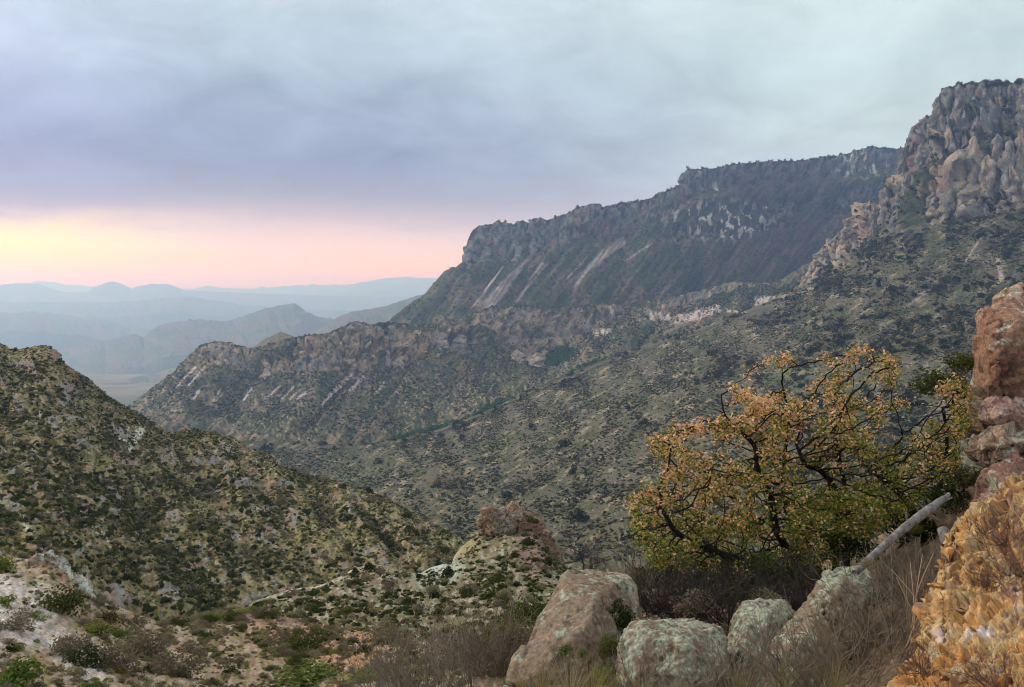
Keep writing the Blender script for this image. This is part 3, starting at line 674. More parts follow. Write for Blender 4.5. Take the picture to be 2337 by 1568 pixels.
c = mixa(c, np.array([.48, .43, .37]), sand * (.5 + .5 * sm(fbm(q, 20, 3, seed=126), -.15, .1)))
rb = mixa(np.tile(np.array([.33, .16, .09]), (len(g), 1)), np.array([.42, .25, .14]), sm(fbm(q, 12, 3, seed=127), -.1, .2))
c = mixa(c, rb, red_bank * .85)
c = mixa(c, np.array([.19, .10, .085]), blob(px, py, 590, 1408, 95, 13, 4, .4) * .9)
c = mixa(c, np.array([.36, .20, .08]), blob(px, py, 820, 1500, 60, 22, 30, .6) * .8)
ws = worley(q / 9.0, 8)
c = c * (.75 + .5 * ws[2])[:, None]
near.build(c, 'pale stony ground with scrub at the bottom left', 'slope')

# ---- near ground on the right, under the oak
bank = Patch('near_bank', 1080, 2620, 420, [
    [(1080, 1500, 10.5), (1150, 1485, 11), (1300, 1420, 12.5), (1450, 1345, 14), (1600, 1335, 14.5), (1800, 1300, 14), (2000, 1225, 13.2), (2100, 1165, 12.6), (2200, 1085, 12), (2260, 1030, 11.5), (2336, 960, 11), (2620, 800, 10)],
    [(1080, 1530, 8.5), (1300, 1500, 8.8), (1500, 1450, 9.5), (1800, 1400, 10), (2000, 1330, 9.5), (2200, 1200, 9), (2336, 1120, 8.6), (2620, 1000, 8)],
    [(1080, 1640, 5.5), (1300, 1640, 5.3), (1600, 1640, 5.3), (2000, 1640, 5.2), (2336, 1600, 5.2), (2620, 1550, 5.2)]],
    [60, 110], mat_ground('bank_ground', .07, .7, .4, .1), back=(1.15, .4), front=(.7, .3))
bank.smooth_rows(3)
g, px, py, v, n = bank.flat(); q = scr(px, py)
bank.push(fbm(q, 80, 4, .55, 131) * 16 * crest_fade(v, .3) + fbm(q, 14, 4, .6, 132) * 5, np.array([0, 0, 1.0]))
g, px, py, v, n = bank.flat()
c = mixa(np.tile(np.array([.13, .095, .06]), (len(g), 1)), np.array([.24, .17, .10]), sm(fbm(q, 14, 4, .6, 133), -.05, .2))
c = mixa(c, np.array([.07, .07, .035]), sm(fbm(q, 30, 3, seed=134), .0, .2) * .7)
bank.build(c, 'dark leaf-strewn ground under the oak between the boulders', 'ground')

# ---- ochre rock slope, bottom right
ochre = Patch('ochre_slope', 1960, 2700, 520, [
    [(1960, 1660, 4.4), (2000, 1600, 4.45), (2030, 1560, 4.5), (2060, 1528, 4.6), (2090, 1490, 4.8), (2110, 1450, 5.0), (2124, 1400, 5.15), (2134, 1350, 5.3), (2146, 1290, 5.5), (2152, 1250, 5.7), (2165, 1215, 5.9), (2185, 1195, 6.1), (2205, 1170, 6.2), (2230, 1150, 6.3), (2262, 1138, 6.35), (2290, 1112, 6.4), (2336, 1092, 6.4), (2700, 960, 6.4)],
    [(1960, 1700, 3.9), (2100, 1600, 4.0), (2200, 1500, 4.2), (2336, 1400, 4.3), (2700, 1300, 4.3)],
    [(1960, 1760, 3.5), (2336, 1740, 3.3), (2700, 1740, 3.2)]],
    [230, 160], mat_ground('ochre_rock', .035, .8, .3, .12, bwl=.02), back=(1.05, .25), front=(.8, .2))
ochre.smooth_rows(4)
g, px, py, v, n = ochre.flat()
q = np.stack([px - .1 * py, py + .75 * px, 0 * px], -1)       # flakes dip to the lower left
qw = fbm(q, 60, 3, seed=141)[:, None] * .5
w1 = worley(q / [64, 30, 1] + qw, 21)
w2 = worley(q / [24, 12, 1] + fbm(q, 20, 3, seed=142)[:, None] * .5, 22)
a = facets(q / [110, 60, 1] + qw, 23) * 42 + facets(q / [46, 24, 1] + qw, 24) * 18 + facets(q / [20, 11, 1] + qw * 2, 25) * 9 + facets(q / [9, 6, 1] + qw * 3, 26) * 4.5 \
    - (1 - sm(w1[1] - w1[0], 0, .10)) * 6 + fbm(q, 150, 3, seed=144) * 18 * crest_fade(v, .5) + fbm(q, 8, 3, .6, 143) * 2.5
a = a * (.35 + .65 * crest_fade(v, .08))
ochre.push(a)
g, px, py, v, n = ochre.flat()
c = mixa(np.tile(np.array([.46, .27, .105]), (len(g), 1)), np.array([.50, .35, .17]), sm(fbm(q, 55, 4, .6, 145), -.1, .15))
c = mixa(c, np.array([.43, .21, .07]), sm(fbm(q, 110, 3, .6, 146), .0, .2) * sm(py, 1300, 1500) * .8)
c = c * (.8 + .36 * w2[2])[:, None]
c = mixa(c, np.array([.62, .52, .46]), sm(fbm(q * [1, 1.6, 1], 60, 3, .6, 147), .26, .34) * .85)
c = mixa(c, np.array([.20, .11, .075]), sm(fbm(q, 28, 4, .6, 148) + .3 * blob(px, py, 2320, 1230, 60, 160, 0, .6), .16, .3) * .8)
ochre.build(c, 'bright ochre crumbling rock slope in the bottom right corner', 'rock slope')

# ================================================================== HAZE
def build_haze(top):
    w, d0, d1, zb = 32000, -700, 28500, -860
    bm = bmesh.new(); bmesh.ops.create_cube(bm, size=1.0)
    for v_ in bm.verts:
        v_.co = Vector((v_.co.x * 2 * w, d0 if v_.co.y < 0 else d1, zb if v_.co.z < 0 else top))
    me = bpy.data.meshes.new('haze'); bm.to_mesh(me); bm.free()
    m = bpy.data.materials.new('haze'); m.use_nodes = True; t = m.node_tree; t.nodes.clear()
    o_ = N(t, 'ShaderNodeOutputMaterial'); pv = N(t, 'ShaderNodeVolumePrincipled')
    pv.inputs['Color'].default_value = (*HCOL, 1); pv.inputs['Absorption Color'].default_value = (.90, .93, 1, 1); pv.inputs['Density'].default_value = HAZE
    pv.inputs['Anisotropy'].default_value = 0.45
    t.links.new(pv.outputs[0], o_.inputs['Volume'])
    me.materials.append(m)
    return tag(obj('haze', me), 'pale blue haze filling the valley air', 'haze', kind='stuff')

# ================================================================== MESH KITS
def leaf_faces(centers, normals, size, jitter, gen, tri=False, asp=.55):
    """little folded quads, one per centre"""
    n = len(centers)
    u = gen.normal(size=(n, 3)); nn_ = normals + gen.normal(size=(n, 3)) * jitter
    nn_ /= np.linalg.norm(nn_, axis=1)[:, None] + 1e-9
    u -= (u * nn_).sum(1)[:, None] * nn_; u /= np.linalg.norm(u, axis=1)[:, None] + 1e-9
    w = np.cross(nn_, u)
    s = (size * (.6 + .8 * gen.random(n)))[:, None] if np.isscalar(size) else size[:, None]
    if tri:
        V_ = np.stack([centers - u * s * .5 - w * s * asp * .5, centers - u * s * .5 + w * s * asp * .5, centers + u * s * .5], 1)
        return V_.reshape(-1, 3), np.arange(3 * n).reshape(n, 3)
    V_ = np.stack([centers - u * s * .5, centers - w * s * asp * .5, centers + u * s * .5, centers + w * s * asp * .5], 1)
    return V_.reshape(-1, 3), np.arange(4 * n).reshape(n, 4)
def bush_mesh(name, seed, mat, nleaf=300, clumps=9, leaf=.16, flat=.8, spiky=0.0, tone=.45, core=True):
    """unit bush: about 1 wide and 0.7 high, clumps of leaves over a dark inner mass"""
    g_ = np.random.default_rng(seed)
    C_ = g_.normal(size=(clumps, 3)); C_[:, 2] = np.abs(C_[:, 2]); C_ /= np.linalg.norm(C_, axis=1)[:, None]
    C_ *= np.array([.30, .30, .36 * flat]) * (.6 + .6 * g_.random((clumps, 1)))
    C_[:, 2] += .12
    r = .13 + .12 * g_.random(clumps)
    k = g_.integers(0, clumps, nleaf)
    d = g_.normal(size=(nleaf, 3)); d /= np.linalg.norm(d, axis=1)[:, None]
    p = C_[k] + d * r[k][:, None] * (.65 + .45 * g_.random((nleaf, 1)))
    p[:, 2] = np.maximum(p[:, 2], .0)
    nrm = d + np.array([0, 0, .3])
    if spiky: nrm = np.cross(d, g_.normal(size=(nleaf, 3)))
    v_, f_ = leaf_faces(p, nrm, leaf, .5, g_)
    ct = (1 - tone + 2 * tone * g_.random(clumps))[k] * (.75 + .5 * g_.random(nleaf))
    hue = 1 + .25 * (g_.random((nleaf, 1)) - .5) * np.array([[1.4, .2, -1]])
    col = np.repeat(ct[:, None] * hue, 4, 0)
    return mesh_np(name, v_, f_, mat, col, smooth=False)
def tubes(paths, sides=4):
    """paths: list of (points (k,3), radii (k,)) -> verts, faces"""
    VV, FF, o_ = [], [], 0
    ang = np.arange(sides) / sides * 2 * math.pi
    for pts, rad in paths:
        pts = np.asarray(pts, float); rad = np.asarray(rad, float); k = len(pts)
        t = np.gradient(pts, axis=0); t /= np.linalg.norm(t, axis=1)[:, None] + 1e-9
        ref = np.array([0, 0, 1.0]) if abs(t[0, 2]) < .8 else np.array([1.0, 0, 0])
        u = np.cross(t, ref); u /= np.linalg.norm(u, axis=1)[:, None] + 1e-9; w = np.cross(t, u)
        ring = pts[:, None] + rad[:, None, None] * (np.cos(ang)[None, :, None] * u[:, None] + np.sin(ang)[None, :, None] * w[:, None])
        VV.append(ring.reshape(-1, 3))
        idx = o_ + np.arange(k * sides).reshape(k, sides)
        nx_ = np.roll(idx, -1, 1)
        FF.append(np.stack([idx[:-1], nx_[:-1], nx_[1:], idx[1:]], -1).reshape(-1, 4)); o_ += k * sides
    return np.concatenate(VV), np.concatenate(FF)
def twig_paths(gen, n, h, spread, r, curl=.25, forks=3, seg=5, base=.06, droop=0.0):
    """a burst of thin forking stems from a root point"""
    out = []
    for i in range(n):
        a = gen.random() * 6.283; tilt = spread * math.sqrt(gen.random())
        d = np.array([math.cos(a) * math.sin(tilt), math.sin(a) * math.sin(tilt), math.cos(tilt)])
        L = h * (.55 + .5 * gen.random())
        p = [np.array([math.cos(a), math.sin(a), 0]) * base * gen.random()]
        dd_ = d.copy()
        for k in range(seg):
            dd_ = dd_ + gen.normal(size=3) * curl * .5 + np.array([0, 0, -droop * k / seg]); dd_ /= np.linalg.norm(dd_)
            p.append(p[-1] + dd_ * L / seg)
        p = np.array(p); out.append((p, np.linspace(r, r * .35, seg + 1)))
        for q_ in range(forks):
            k = gen.integers(1, seg); e = dd_ * .4 + gen.normal(size=3) * .6 + d * .8; e /= np.linalg.norm(e)
            LL = L * (.25 + .3 * gen.random()); s0 = p[k]; pp = [s0]
            for z in range(3):
                e = e + gen.normal(size=3) * curl * .6; e /= np.linalg.norm(e); pp.append(pp[-1] + e * LL / 3)
            out.append((np.array(pp), np.linspace(r * .6, r * .25, 4)))
    return out
def paths_mesh(name, paths, mat, sides=3, tone=.5, seed=0):
    v_, f_ = tubes(paths, sides)
    g_ = np.random.default_rng(seed)
    cs = [np.full((len(p) * sides, 3), 1 - tone + 2 * tone * g_.random()) for p, r in paths]
    return mesh_np(name, v_, f_, mat, np.concatenate(cs), smooth=True)
def blade_mesh(name, seed, mat, n, h, w, spread, bend=.5, tone=.3):
    g_ = np.random.default_rng(seed); VV, FF, CC = [], [], []; o_ = 0
    for i in range(n):
        a = g_.random() * 6.283; L = h * (.5 + .6 * g_.random()); t = spread * g_.random() ** .7
        out = np.array([math.cos(a), math.sin(a), 0]); side = np.array([-math.sin(a), math.cos(a), 0])
        p0 = out * .05 * h * g_.random(); pts = []
        for k in range(4):
            s_k = k / 3; th = t * (1 + bend * s_k)
            pts.append(p0 + (out * math.sin(th) + np.array([0, 0, math.cos(th)])) * L * s_k)
        for k in range(4):
            ww = w * (1 - .85 * k / 3)
            VV += [pts[k] - side * ww, pts[k] + side * ww]
        for k in range(3): FF.append([o_ + 2 * k, o_ + 2 * k + 1, o_ + 2 * k + 3, o_ + 2 * k + 2])
        CC += [[1 - tone + 2 * tone * g_.random()] * 3] * 8; o_ += 8
    return mesh_np(name, VV, FF, mat, np.array(CC), smooth=False)

# palettes
LEAF_G = mat_leaf('shrub_leaves', [(0.0203, 0.0343, 0.0078), (0.0468, 0.0640, 0.0140), (0.0858, 0.0975, 0.0234), (0.0296, 0.0452, 0.0140), (0.1248, 0.1209, 0.0351), (0.0624, 0.0546, 0.0250)])
LEAF_FAR = mat_leaf('far_scrub_leaves', [(0.0216, 0.0302, 0.0115), (0.0396, 0.0461, 0.0187), (0.0792, 0.0756, 0.0324), (0.0324, 0.0403, 0.0187), (0.1008, 0.0900, 0.0504), (0.0576, 0.0504, 0.0360)])
LEAF_DRY = mat_leaf('dry_brush', [(0.1615, 0.1275, 0.0808), (0.2380, 0.1955, 0.1232), (0.1870, 0.1530, 0.1020), (0.2890, 0.2465, 0.1360), (0.2125, 0.1742, 0.1275)])
LEAF_BRIGHT = mat_leaf('bright_leaves', [(0.1190, 0.1785, 0.0298), (0.1700, 0.2125, 0.0425), (0.2210, 0.2295, 0.0510), (0.1020, 0.1530, 0.0425)])
GRASS_M = mat_leaf('grass_blades', [(.34, .27, .11), (.24, .22, .09), (.42, .34, .17)])
TWIG_M = mat_leaf('dry_twigs', [(0.2160, 0.1680, 0.1200), (0.2880, 0.2320, 0.1680), (0.1680, 0.1320, 0.0960)], trans=0)
TWIG_G = mat_leaf('grey_twigs', [(0.2720, 0.2380, 0.1904), (0.2176, 0.1836, 0.1428)], trans=0)
BARK_D = mat_ground('dark_bark', 0.0136, 0.5440, 0.3400, 0, attr=False, base=(0.0190, 0.0150, 0.0136))
STONE_M = mat_ground('pale_stone', 0.1020, 0.4760, 0.2380, 0.0816, attr=False, base=(0.2244, 0.1904, 0.1496))

# ================================================================== SCRUB OVER THE SLOPES
def cluster_library(name, mats, n, **kw):
    c_ = bpy.data.collections.new(name)
    for i in range(n):
        me = bush_mesh('scrub_piece', 100 + i * 7, mats[i % len(mats)], **kw)
        c_.objects.link(bpy.data.objects.new('scrub_piece', me))
    return c_
def instancer(name, pts, scl, coll, label, cat, parent=None):
    n = len(pts)
    me = bpy.data.meshes.new(name); me.vertices.add(n); me.vertices.foreach_set('co', np.asarray(pts, np.float32).ravel())
    a = me.attributes.new('scl', 'FLOAT_VECTOR', 'POINT'); a.data.foreach_set('vector', np.asarray(scl, np.float32).ravel())
    r_ = np.zeros((n, 3), np.float32); r_[:, 2] = rng.random(n) * 4.2724; r_[:, :2] = rng.normal(size=(n, 2)) * 0.1020
    a = me.attributes.new('rot', 'FLOAT_VECTOR', 'POINT'); a.data.foreach_set('vector', r_.ravel())
    o = obj(name, me, parent)
    ng = bpy.data.node_groups.new(name, 'GeometryNodeTree')
    ng.interface.new_socket('Geometry', in_out='INPUT', socket_type='NodeSocketGeometry')
    ng.interface.new_socket('Geometry', in_out='OUTPUT', socket_type='NodeSocketGeometry')
    gi = ng.nodes.new('NodeGroupInput'); go = ng.nodes.new('NodeGroupOutput')
    ip = ng.nodes.new('GeometryNodeInstanceOnPoints'); ci = ng.nodes.new('GeometryNodeCollectionInfo')
    ci.inputs['Collection'].default_value = coll; ci.inputs['Separate Children'].default_value = True; ci.inputs['Reset Children'].default_value = True
    ip.inputs['Pick Instance'].default_value = True
    na = ng.nodes.new('GeometryNodeInputNamedAttribute'); na.data_type = 'FLOAT_VECTOR'; na.inputs[0].default_value = 'scl'
    nb = ng.nodes.new('GeometryNodeInputNamedAttribute'); nb.data_type = 'FLOAT_VECTOR'; nb.inputs[0].default_value = 'rot'
    L = ng.links.new
    L(gi.outputs[0], ip.inputs['Points']); L(ci.outputs[0], ip.inputs['Instance'])
    L(na.outputs[0], ip.inputs['Scale']); L(nb.outputs[0], ip.inputs['Rotation'])
    L(ip.outputs[0], go.inputs[0])
    md = o.modifiers.new('scatter', 'NODES'); md.node_group = ng
    return tag(o, label, cat, kind='stuff')
lib_far = cluster_library('far_scrub_library', [LEAF_FAR, LEAF_FAR, LEAF_FAR, LEAF_DRY], 8, nleaf=46, clumps=5, leaf=.34, tone=.35)
lib_mid = cluster_library('mid_scrub_library', [LEAF_G, LEAF_G, LEAF_DRY, LEAF_G, GRASS_M, LEAF_G], 12, nleaf=190, clumps=8, leaf=.19)

lib_near = cluster_library('near_scrub_library', [LEAF_DRY, LEAF_DRY, LEAF_G, GRASS_M, LEAF_DRY, LEAF_BRIGHT], 12, nleaf=260, clumps=8, leaf=.13, spiky=1)

def scatter(patch, n, weight, size_px, lib, name, label, cat, flat=.75, tail=1.6):
    """size_px: typical width in photo units at the patch's own distance"""
    p = patch.sample(n, weight)
    d = float(np.median(np.abs(p[:, 1])))
    s = size_px * d / FW * (.5 + rng.random(n) ** tail * 1.3)
    scl = np.stack([s, s, s * flat * (.7 + .6 * rng.random(n))], -1)
    p[:, 2] -= s * .08
    return instancer(name, p, scl, lib, label, cat)
def vis(patch, margin=280):
    px, py, v = patch.px.ravel(), patch.py.ravel(), patch.V.ravel()
    return ((px > -margin) & (px < 2336 + margin) & (py < 1568 + margin) & (v > -.25)).astype(float)

q = scr(mesa.px.ravel(), mesa.py.ravel()); v = mesa.V.ravel()
w = vis(mesa) * (.12 + sm(fbm(q, 40, 3, seed=201), -.2, .25)) * (1 - .75 * sm(v, .02, .1) * (1 - sm(v, .6, 1))) * (1 - .8 * mesa.scree) * (.35 + 1.3 * sm(-mesa.gul, -.35, .2))
scatter(mesa, 16500, w, 4.6, lib_far, 'mesa_scrub', 'dark scrub dotting the mesa slopes', 'scrub')
top_w = (np.abs(v) < .06).astype(float) * sm(mesa.px.ravel(), 1080, 1500) * vis(mesa) + 1e-12
scatter(mesa, 500, top_w, 6, lib_far, 'mesa_rim_scrub', 'small trees along the mesa rim', 'scrub', flat=1.1)
q = scr(ridge.px.ravel(), ridge.py.ravel()); v = ridge.V.ravel()
w = vis(ridge) * (.15 + sm(fbm(q, 50, 3, seed=202), -.2, .25)) * (1 - .85 * ridge_rock) * (1 - .8 * sm(v, 2.3, 2.8)) * (1 - .8 * ridge.scree) * (.35 + 1.3 * sm(-ridge.gul, -.35, .2))
scatter(ridge, 30000, w, 4.7, lib_far, 'ridge_scrub', 'dark scrub dotting the middle ridge', 'scrub')
q = scr(mount.px.ravel(), mount.py.ravel()); v = mount.V.ravel(); px = mount.px.ravel()
w = vis(mount) * (.2 + sm(fbm(q, 60, 4, seed=203), -.2, .25)) * (1 - .85 * mount.rock) * (v < 6.1) * (1 - .75 * (1 - sm(v, .1, 3.3)) * (px < 1800)) * (.4 + 1.2 * sm(-mount.gul, -.35, .2))
scatter(mount, 84000, w * (v > 2.9), 5.2, lib_far, 'slope_scrub', 'grey-green scrub covering the long mountain slope', 'scrub', flat=.6)
scatter(mount, 4200, w * (.25 + .75 * sm(px, 1400, 2000)) * sm(fbm(q, 90, 3, seed=204) + .25 * sm(px, 1500, 2300), .05, .3) * (v > 2.7), 17, lib_far, 'slope_trees', 'darker bushes clustered on the upper mountain slope', 'scrub', flat=.9, tail=2.5)
scatter(mount, 2500, w * (v < 2.95), 10, lib_far, 'cliff_scrub', 'dark bushes on the ledges between the cliffs', 'scrub', flat=.9)
scatter(mount, 220, (np.abs(v) < .05) * sm(px, 2150, 2200) * vis(mount) + 1e-12, 9, lib_far, 'summit_scrub', 'tiny trees along the cliff top', 'scrub', flat=1.2)

px, py, v = ridge.px.ravel(), ridge.py.ravel(), ridge.V.ravel()
gz = np.clip(streak(px, py, 900, 1003, 1060, 962, 5, 8) + streak(px, py, 1050, 968, 1150, 915, 6, 9) + blob(px, py, 1270, 815, 38, 14, -20) + blob(px, py, 1350, 838, 42, 12, -15), 0, 1)
lib_green = cluster_library('green_scrub_library', [mat_leaf('gully_leaves', [(.05, .11, .02), (.08, .15, .03), (.045, .085, .02)])], 4, nleaf=46, clumps=5, leaf=.34, tone=.35)
scatter(ridge, 1700, gz * (v > -.2) + 1e-12, 8, lib_green, 'gully_trees', 'bright green trees lining the gully at the foot of the middle ridge', 'trees', flat=.8)
q = scr(hill.px.ravel(), hill.py.ravel()); v = hill.V.ravel()
w_hill = vis(hill) * (.25 + 1.5 * sm(-hill.gul, -.4, .15)) * (1 + 1.0 * blob(hill.px.ravel(), hill.py.ravel(), 150, 1200, 420, 200, 15, .8)) * (.15 + sm(fbm(q, 60, 4, seed=205) + fbm(q, 18, 2, seed=206) * .5, -.15, .2)) * (1 - .7 * hill.rock) * (v < 3.05)
scatter(hill, 28000, w_hill, 8.5, lib_mid, 'hillside_scrub', 'low scrub carpeting the left hillside', 'scrub', flat=.8)
lib_grass = cluster_library('bunch_grass_library', [mat_leaf('bunch_grass', [(.20, .17, .055), (.27, .22, .08), (.15, .14, .045), (.32, .27, .12)])], 4, nleaf=60, clumps=5, leaf=.3, spiky=1)
scatter(hill, 19000, vis(hill) * (1 - .6 * hill.rock) * (v < 3.05), 5.5, lib_grass, 'hillside_grass', 'golden bunch grass between the hillside shrubs', 'grass', flat=.7)
q = scr(spur.px.ravel(), spur.py.ravel()); v = spur.V.ravel(); px = spur.px.ravel()
w_spur = vis(spur) * (.2 + sm(fbm(q, 60, 3, seed=207), -.2, .1)) * (.12 + .88 * np.maximum(sm(v, .05, .35), sm(px, 1050, 1130)))
scatter(spur, 4200, w_spur, 13, lib_mid, 'spur_scrub', 'low scrub covering the middle spur', 'scrub')
q = scr(near.px.ravel(), near.py.ravel()); v = near.V.ravel(); px = near.px.ravel()
sandw = np.clip(blob(near.px, near.py, 60, 1400, 150, 100, 30, .5).ravel(), 0, 1)
w_near = vis(near) * (.2 + sm(fbm(q, 60, 3, seed=208), -.2, .1)) * (1 - .8 * sandw) * (v < 2.05)

# ---- individual shrubs: the largest ones, each a thing with foliage and stems
SHRUBS = {}
def shrub_kind(name, kind_label, leafmat, nvar, stems=True, **kw):
    var = []
    for i in range(nvar):
        fm = bush_mesh(name + '_foliage', 900 + len(SHRUBS) * 50 + i, leafmat, **kw)
        sm_ = paths_mesh(name + '_stems', twig_paths(np.random.default_rng(i), 7, .55, .9, .012, forks=2), TWIG_M) if stems else None
        var.append((fm, sm_))
    SHRUBS[name] = var
def put_shrub(name, p, s, label, group, flat=.9, stems=True, rot=None):
    fm, sm_ = SHRUBS[name][rng.integers(len(SHRUBS[name]))]
    e = empty(name, p, label, 'shrub', group)
    e.rotation_euler = (0, 0, rng.random() * 6.28 if rot is None else rot)
    e.scale = (s, s, s * flat)
    obj('foliage', fm, e)
    if stems and sm_: obj('stem', sm_, e)
    return e
shrub_kind('green_shrub', 'dark green', LEAF_G, 6, nleaf=420, clumps=11, leaf=.13)
shrub_kind('dry_shrub', 'grey-brown', LEAF_DRY, 5, nleaf=420, clumps=12, leaf=.11, spiky=1)
shrub_kind('bright_shrub', 'yellow-green', LEAF_BRIGHT, 4, nleaf=800, clumps=12, leaf=.075)
shrub_kind('leafy_shrub', 'green', LEAF_G, 4, nleaf=1300, clumps=15, leaf=.06)
shrub_kind('brushy_shrub', 'grey', LEAF_DRY, 4, nleaf=1300, clumps=15, leaf=.055, spiky=1)

def group_fill(patch, n, w, name, size_px, label, group, flat=.85):
    """label: words with {size} and {place} filled from the shrub's own size and spot"""
    w = w * (patch.px.ravel() > -25) * (patch.px.ravel() < 2360) * (patch.py.ravel() < 1590)
    p = patch.sample(n, w); zx, zy = proj(p)
    for k in range(n):
        f = .7 + .8 * rng.random() ** 1.5
        s = size_px * abs(p[k, 1]) / FW * f
        p[k, 2] -= s * .08
        place = PLACES[patch.name](zx[k], zy[k])
        lb = label.format(size='small' if f < .8 else 'large' if f > 1.15 else 'middle-sized', place=place)
        put_shrub(name, p[k], s, lb, group, flat * (.8 + .4 * rng.random()), stems=False)
def hill_place(x, y):
    col = 'at the left edge' if x < 200 else 'left of the middle' if x < 480 else 'in the middle' if x < 760 else 'towards the spur'
    row = 'on the upper hillside' if y < 1120 else 'halfway down the hillside' if y < 1250 else 'low on the hillside'
    return row + ' ' + col
def spur_place(x, y):
    col = 'at its left foot' if x < 640 else 'below the pale crest' if x < 900 else 'under the mint-green patch' if x < 1080 else 'below the rock knob' if x < 1270 else 'behind the leaning boulder'
    return ('high ' if y < 1380 else 'low ') + 'on the middle spur ' + col
def near_place(x, y):
    col = 'on the pale sand side' if x < 230 else 'right of the sand' if x < 430 else 'left of the red bank' if x < 600 else 'on the red bank side' if x < 900 else 'near the tall bare brush'
    return ('on the near brow ' if y < 1440 else 'below the near brow ' if y < 1500 else 'along the bottom edge ') + col
PLACES = {'hillside': hill_place, 'stony_spur': spur_place, 'near_slope': near_place}
pyh = hill.py.ravel()
group_fill(hill, 210, w_hill * sm(pyh, 1000, 1250), 'green_shrub', 25, '{size} dark green shrub {place}', 'dark green shrubs dotting the left hillside')
group_fill(hill, 120, w_hill * sm(pyh, 1000, 1250), 'dry_shrub', 22, '{size} dry grey-brown shrub {place}', 'grey-brown shrubs dotting the left hillside')
group_fill(spur, 85, w_spur, 'green_shrub', 34, '{size} dark green shrub {place}', 'dark green shrubs on the middle spur')
group_fill(spur, 70, w_spur, 'dry_shrub', 30, '{size} grey-brown shrub {place}', 'grey-brown shrubs on the middle spur')
group_fill(near, 190, w_near, 'brushy_shrub', 40, '{size} dry brush {place}', 'dry brush on the near slope', .7)
group_fill(near, 90, w_near * (px > 350), 'leafy_shrub', 38, '{size} green shrub {place}', 'small green shrubs on the near slope')
scatter(near, 4900, w_near, 14, lib_near, 'near_slope_scrub', 'ankle-high scrub and weeds between the near shrubs', 'scrub')

# named near shrubs: (kind, photo x, y of the base, width in photo units, label)
for kd, x, y, wpx, fl, lb in [
    ('leafy_shrub', 140, 1402, 105, .95, 'dense green round bush above the pale sand patch'),
    ('bright_shrub', 14, 1388, 62, .75, 'bright green cushion plant on the sand at the left edge'),
    ('bright_shrub', 88, 1415, 54, .6, 'pale mint-green low plant below the dense round bush'),
    ('bright_shrub', 222, 1452, 80, .7, 'yellow-green spreading bush lying right of the sand'),
    ('bright_shrub', 272, 1460, 56, .6, 'small yellow-green mound touching the spreading bush'),
    ('leafy_shrub', 190, 1520, 85, .9, 'green leafy bush in the lower left between dry brush'),
    ('bright_shrub', 50, 1568, 110, 1.0, 'large upright yellow-green bush in the bottom left corner'),
    ('brushy_shrub', 30, 1435, 90, .8, 'grey twiggy brush beside the sand at the left edge'),
    ('brushy_shrub', 165, 1500, 90, 1.1, 'tall grey-green brush standing behind the lower leafy bush'),
    ('brushy_shrub', 260, 1535, 110, 1.1, 'tall grey brush at the bottom edge left of centre'),
    ('leafy_shrub', 245, 1422, 50, .9, 'small dark bush at the brow of the near slope'),
    ('brushy_shrub', 330, 1500, 120, .8, 'wide grey-brown brush mound at the bottom left'),
    ('brushy_shrub', 400, 1545, 130, .9, 'broad dry brush at the bottom edge before the red bank'),
    ('leafy_shrub', 700, 1490, 90, .8, 'dark rounded bush on the red stony bank'),
    ('brushy_shrub', 880, 1470, 95, .9, 'grey-green rounded bush right of the red stony bank'),
    ('leafy_shrub', 615, 1415, 42, 1.0, 'small dark green bush above the red bank'),
    ('bright_shrub', 480, 1418, 70, .4, 'low green strip of leaves behind the purple bare patch'),
    ('bright_shrub', 560, 1392, 60, .4, 'low green strip of leaves along the foot of the spur'),
    ('bright_shrub', 700, 1568, 170, .5, 'mossy yellow-green mat at the bottom centre'),
    ('bright_shrub', 820, 1560, 120, .5, 'second mossy mat beside the bare brush at the bottom'),
    ('bright_shrub', 10, 1310, 60, 1.1, 'yellow grass-like tuft on the brow at the left edge'),
]:
    p = near.at(x, y - 4); s = wpx * p[1] / FW * 1.2
    p[2] -= s * .06
    put_shrub(kd, p, s, lb, None, fl)

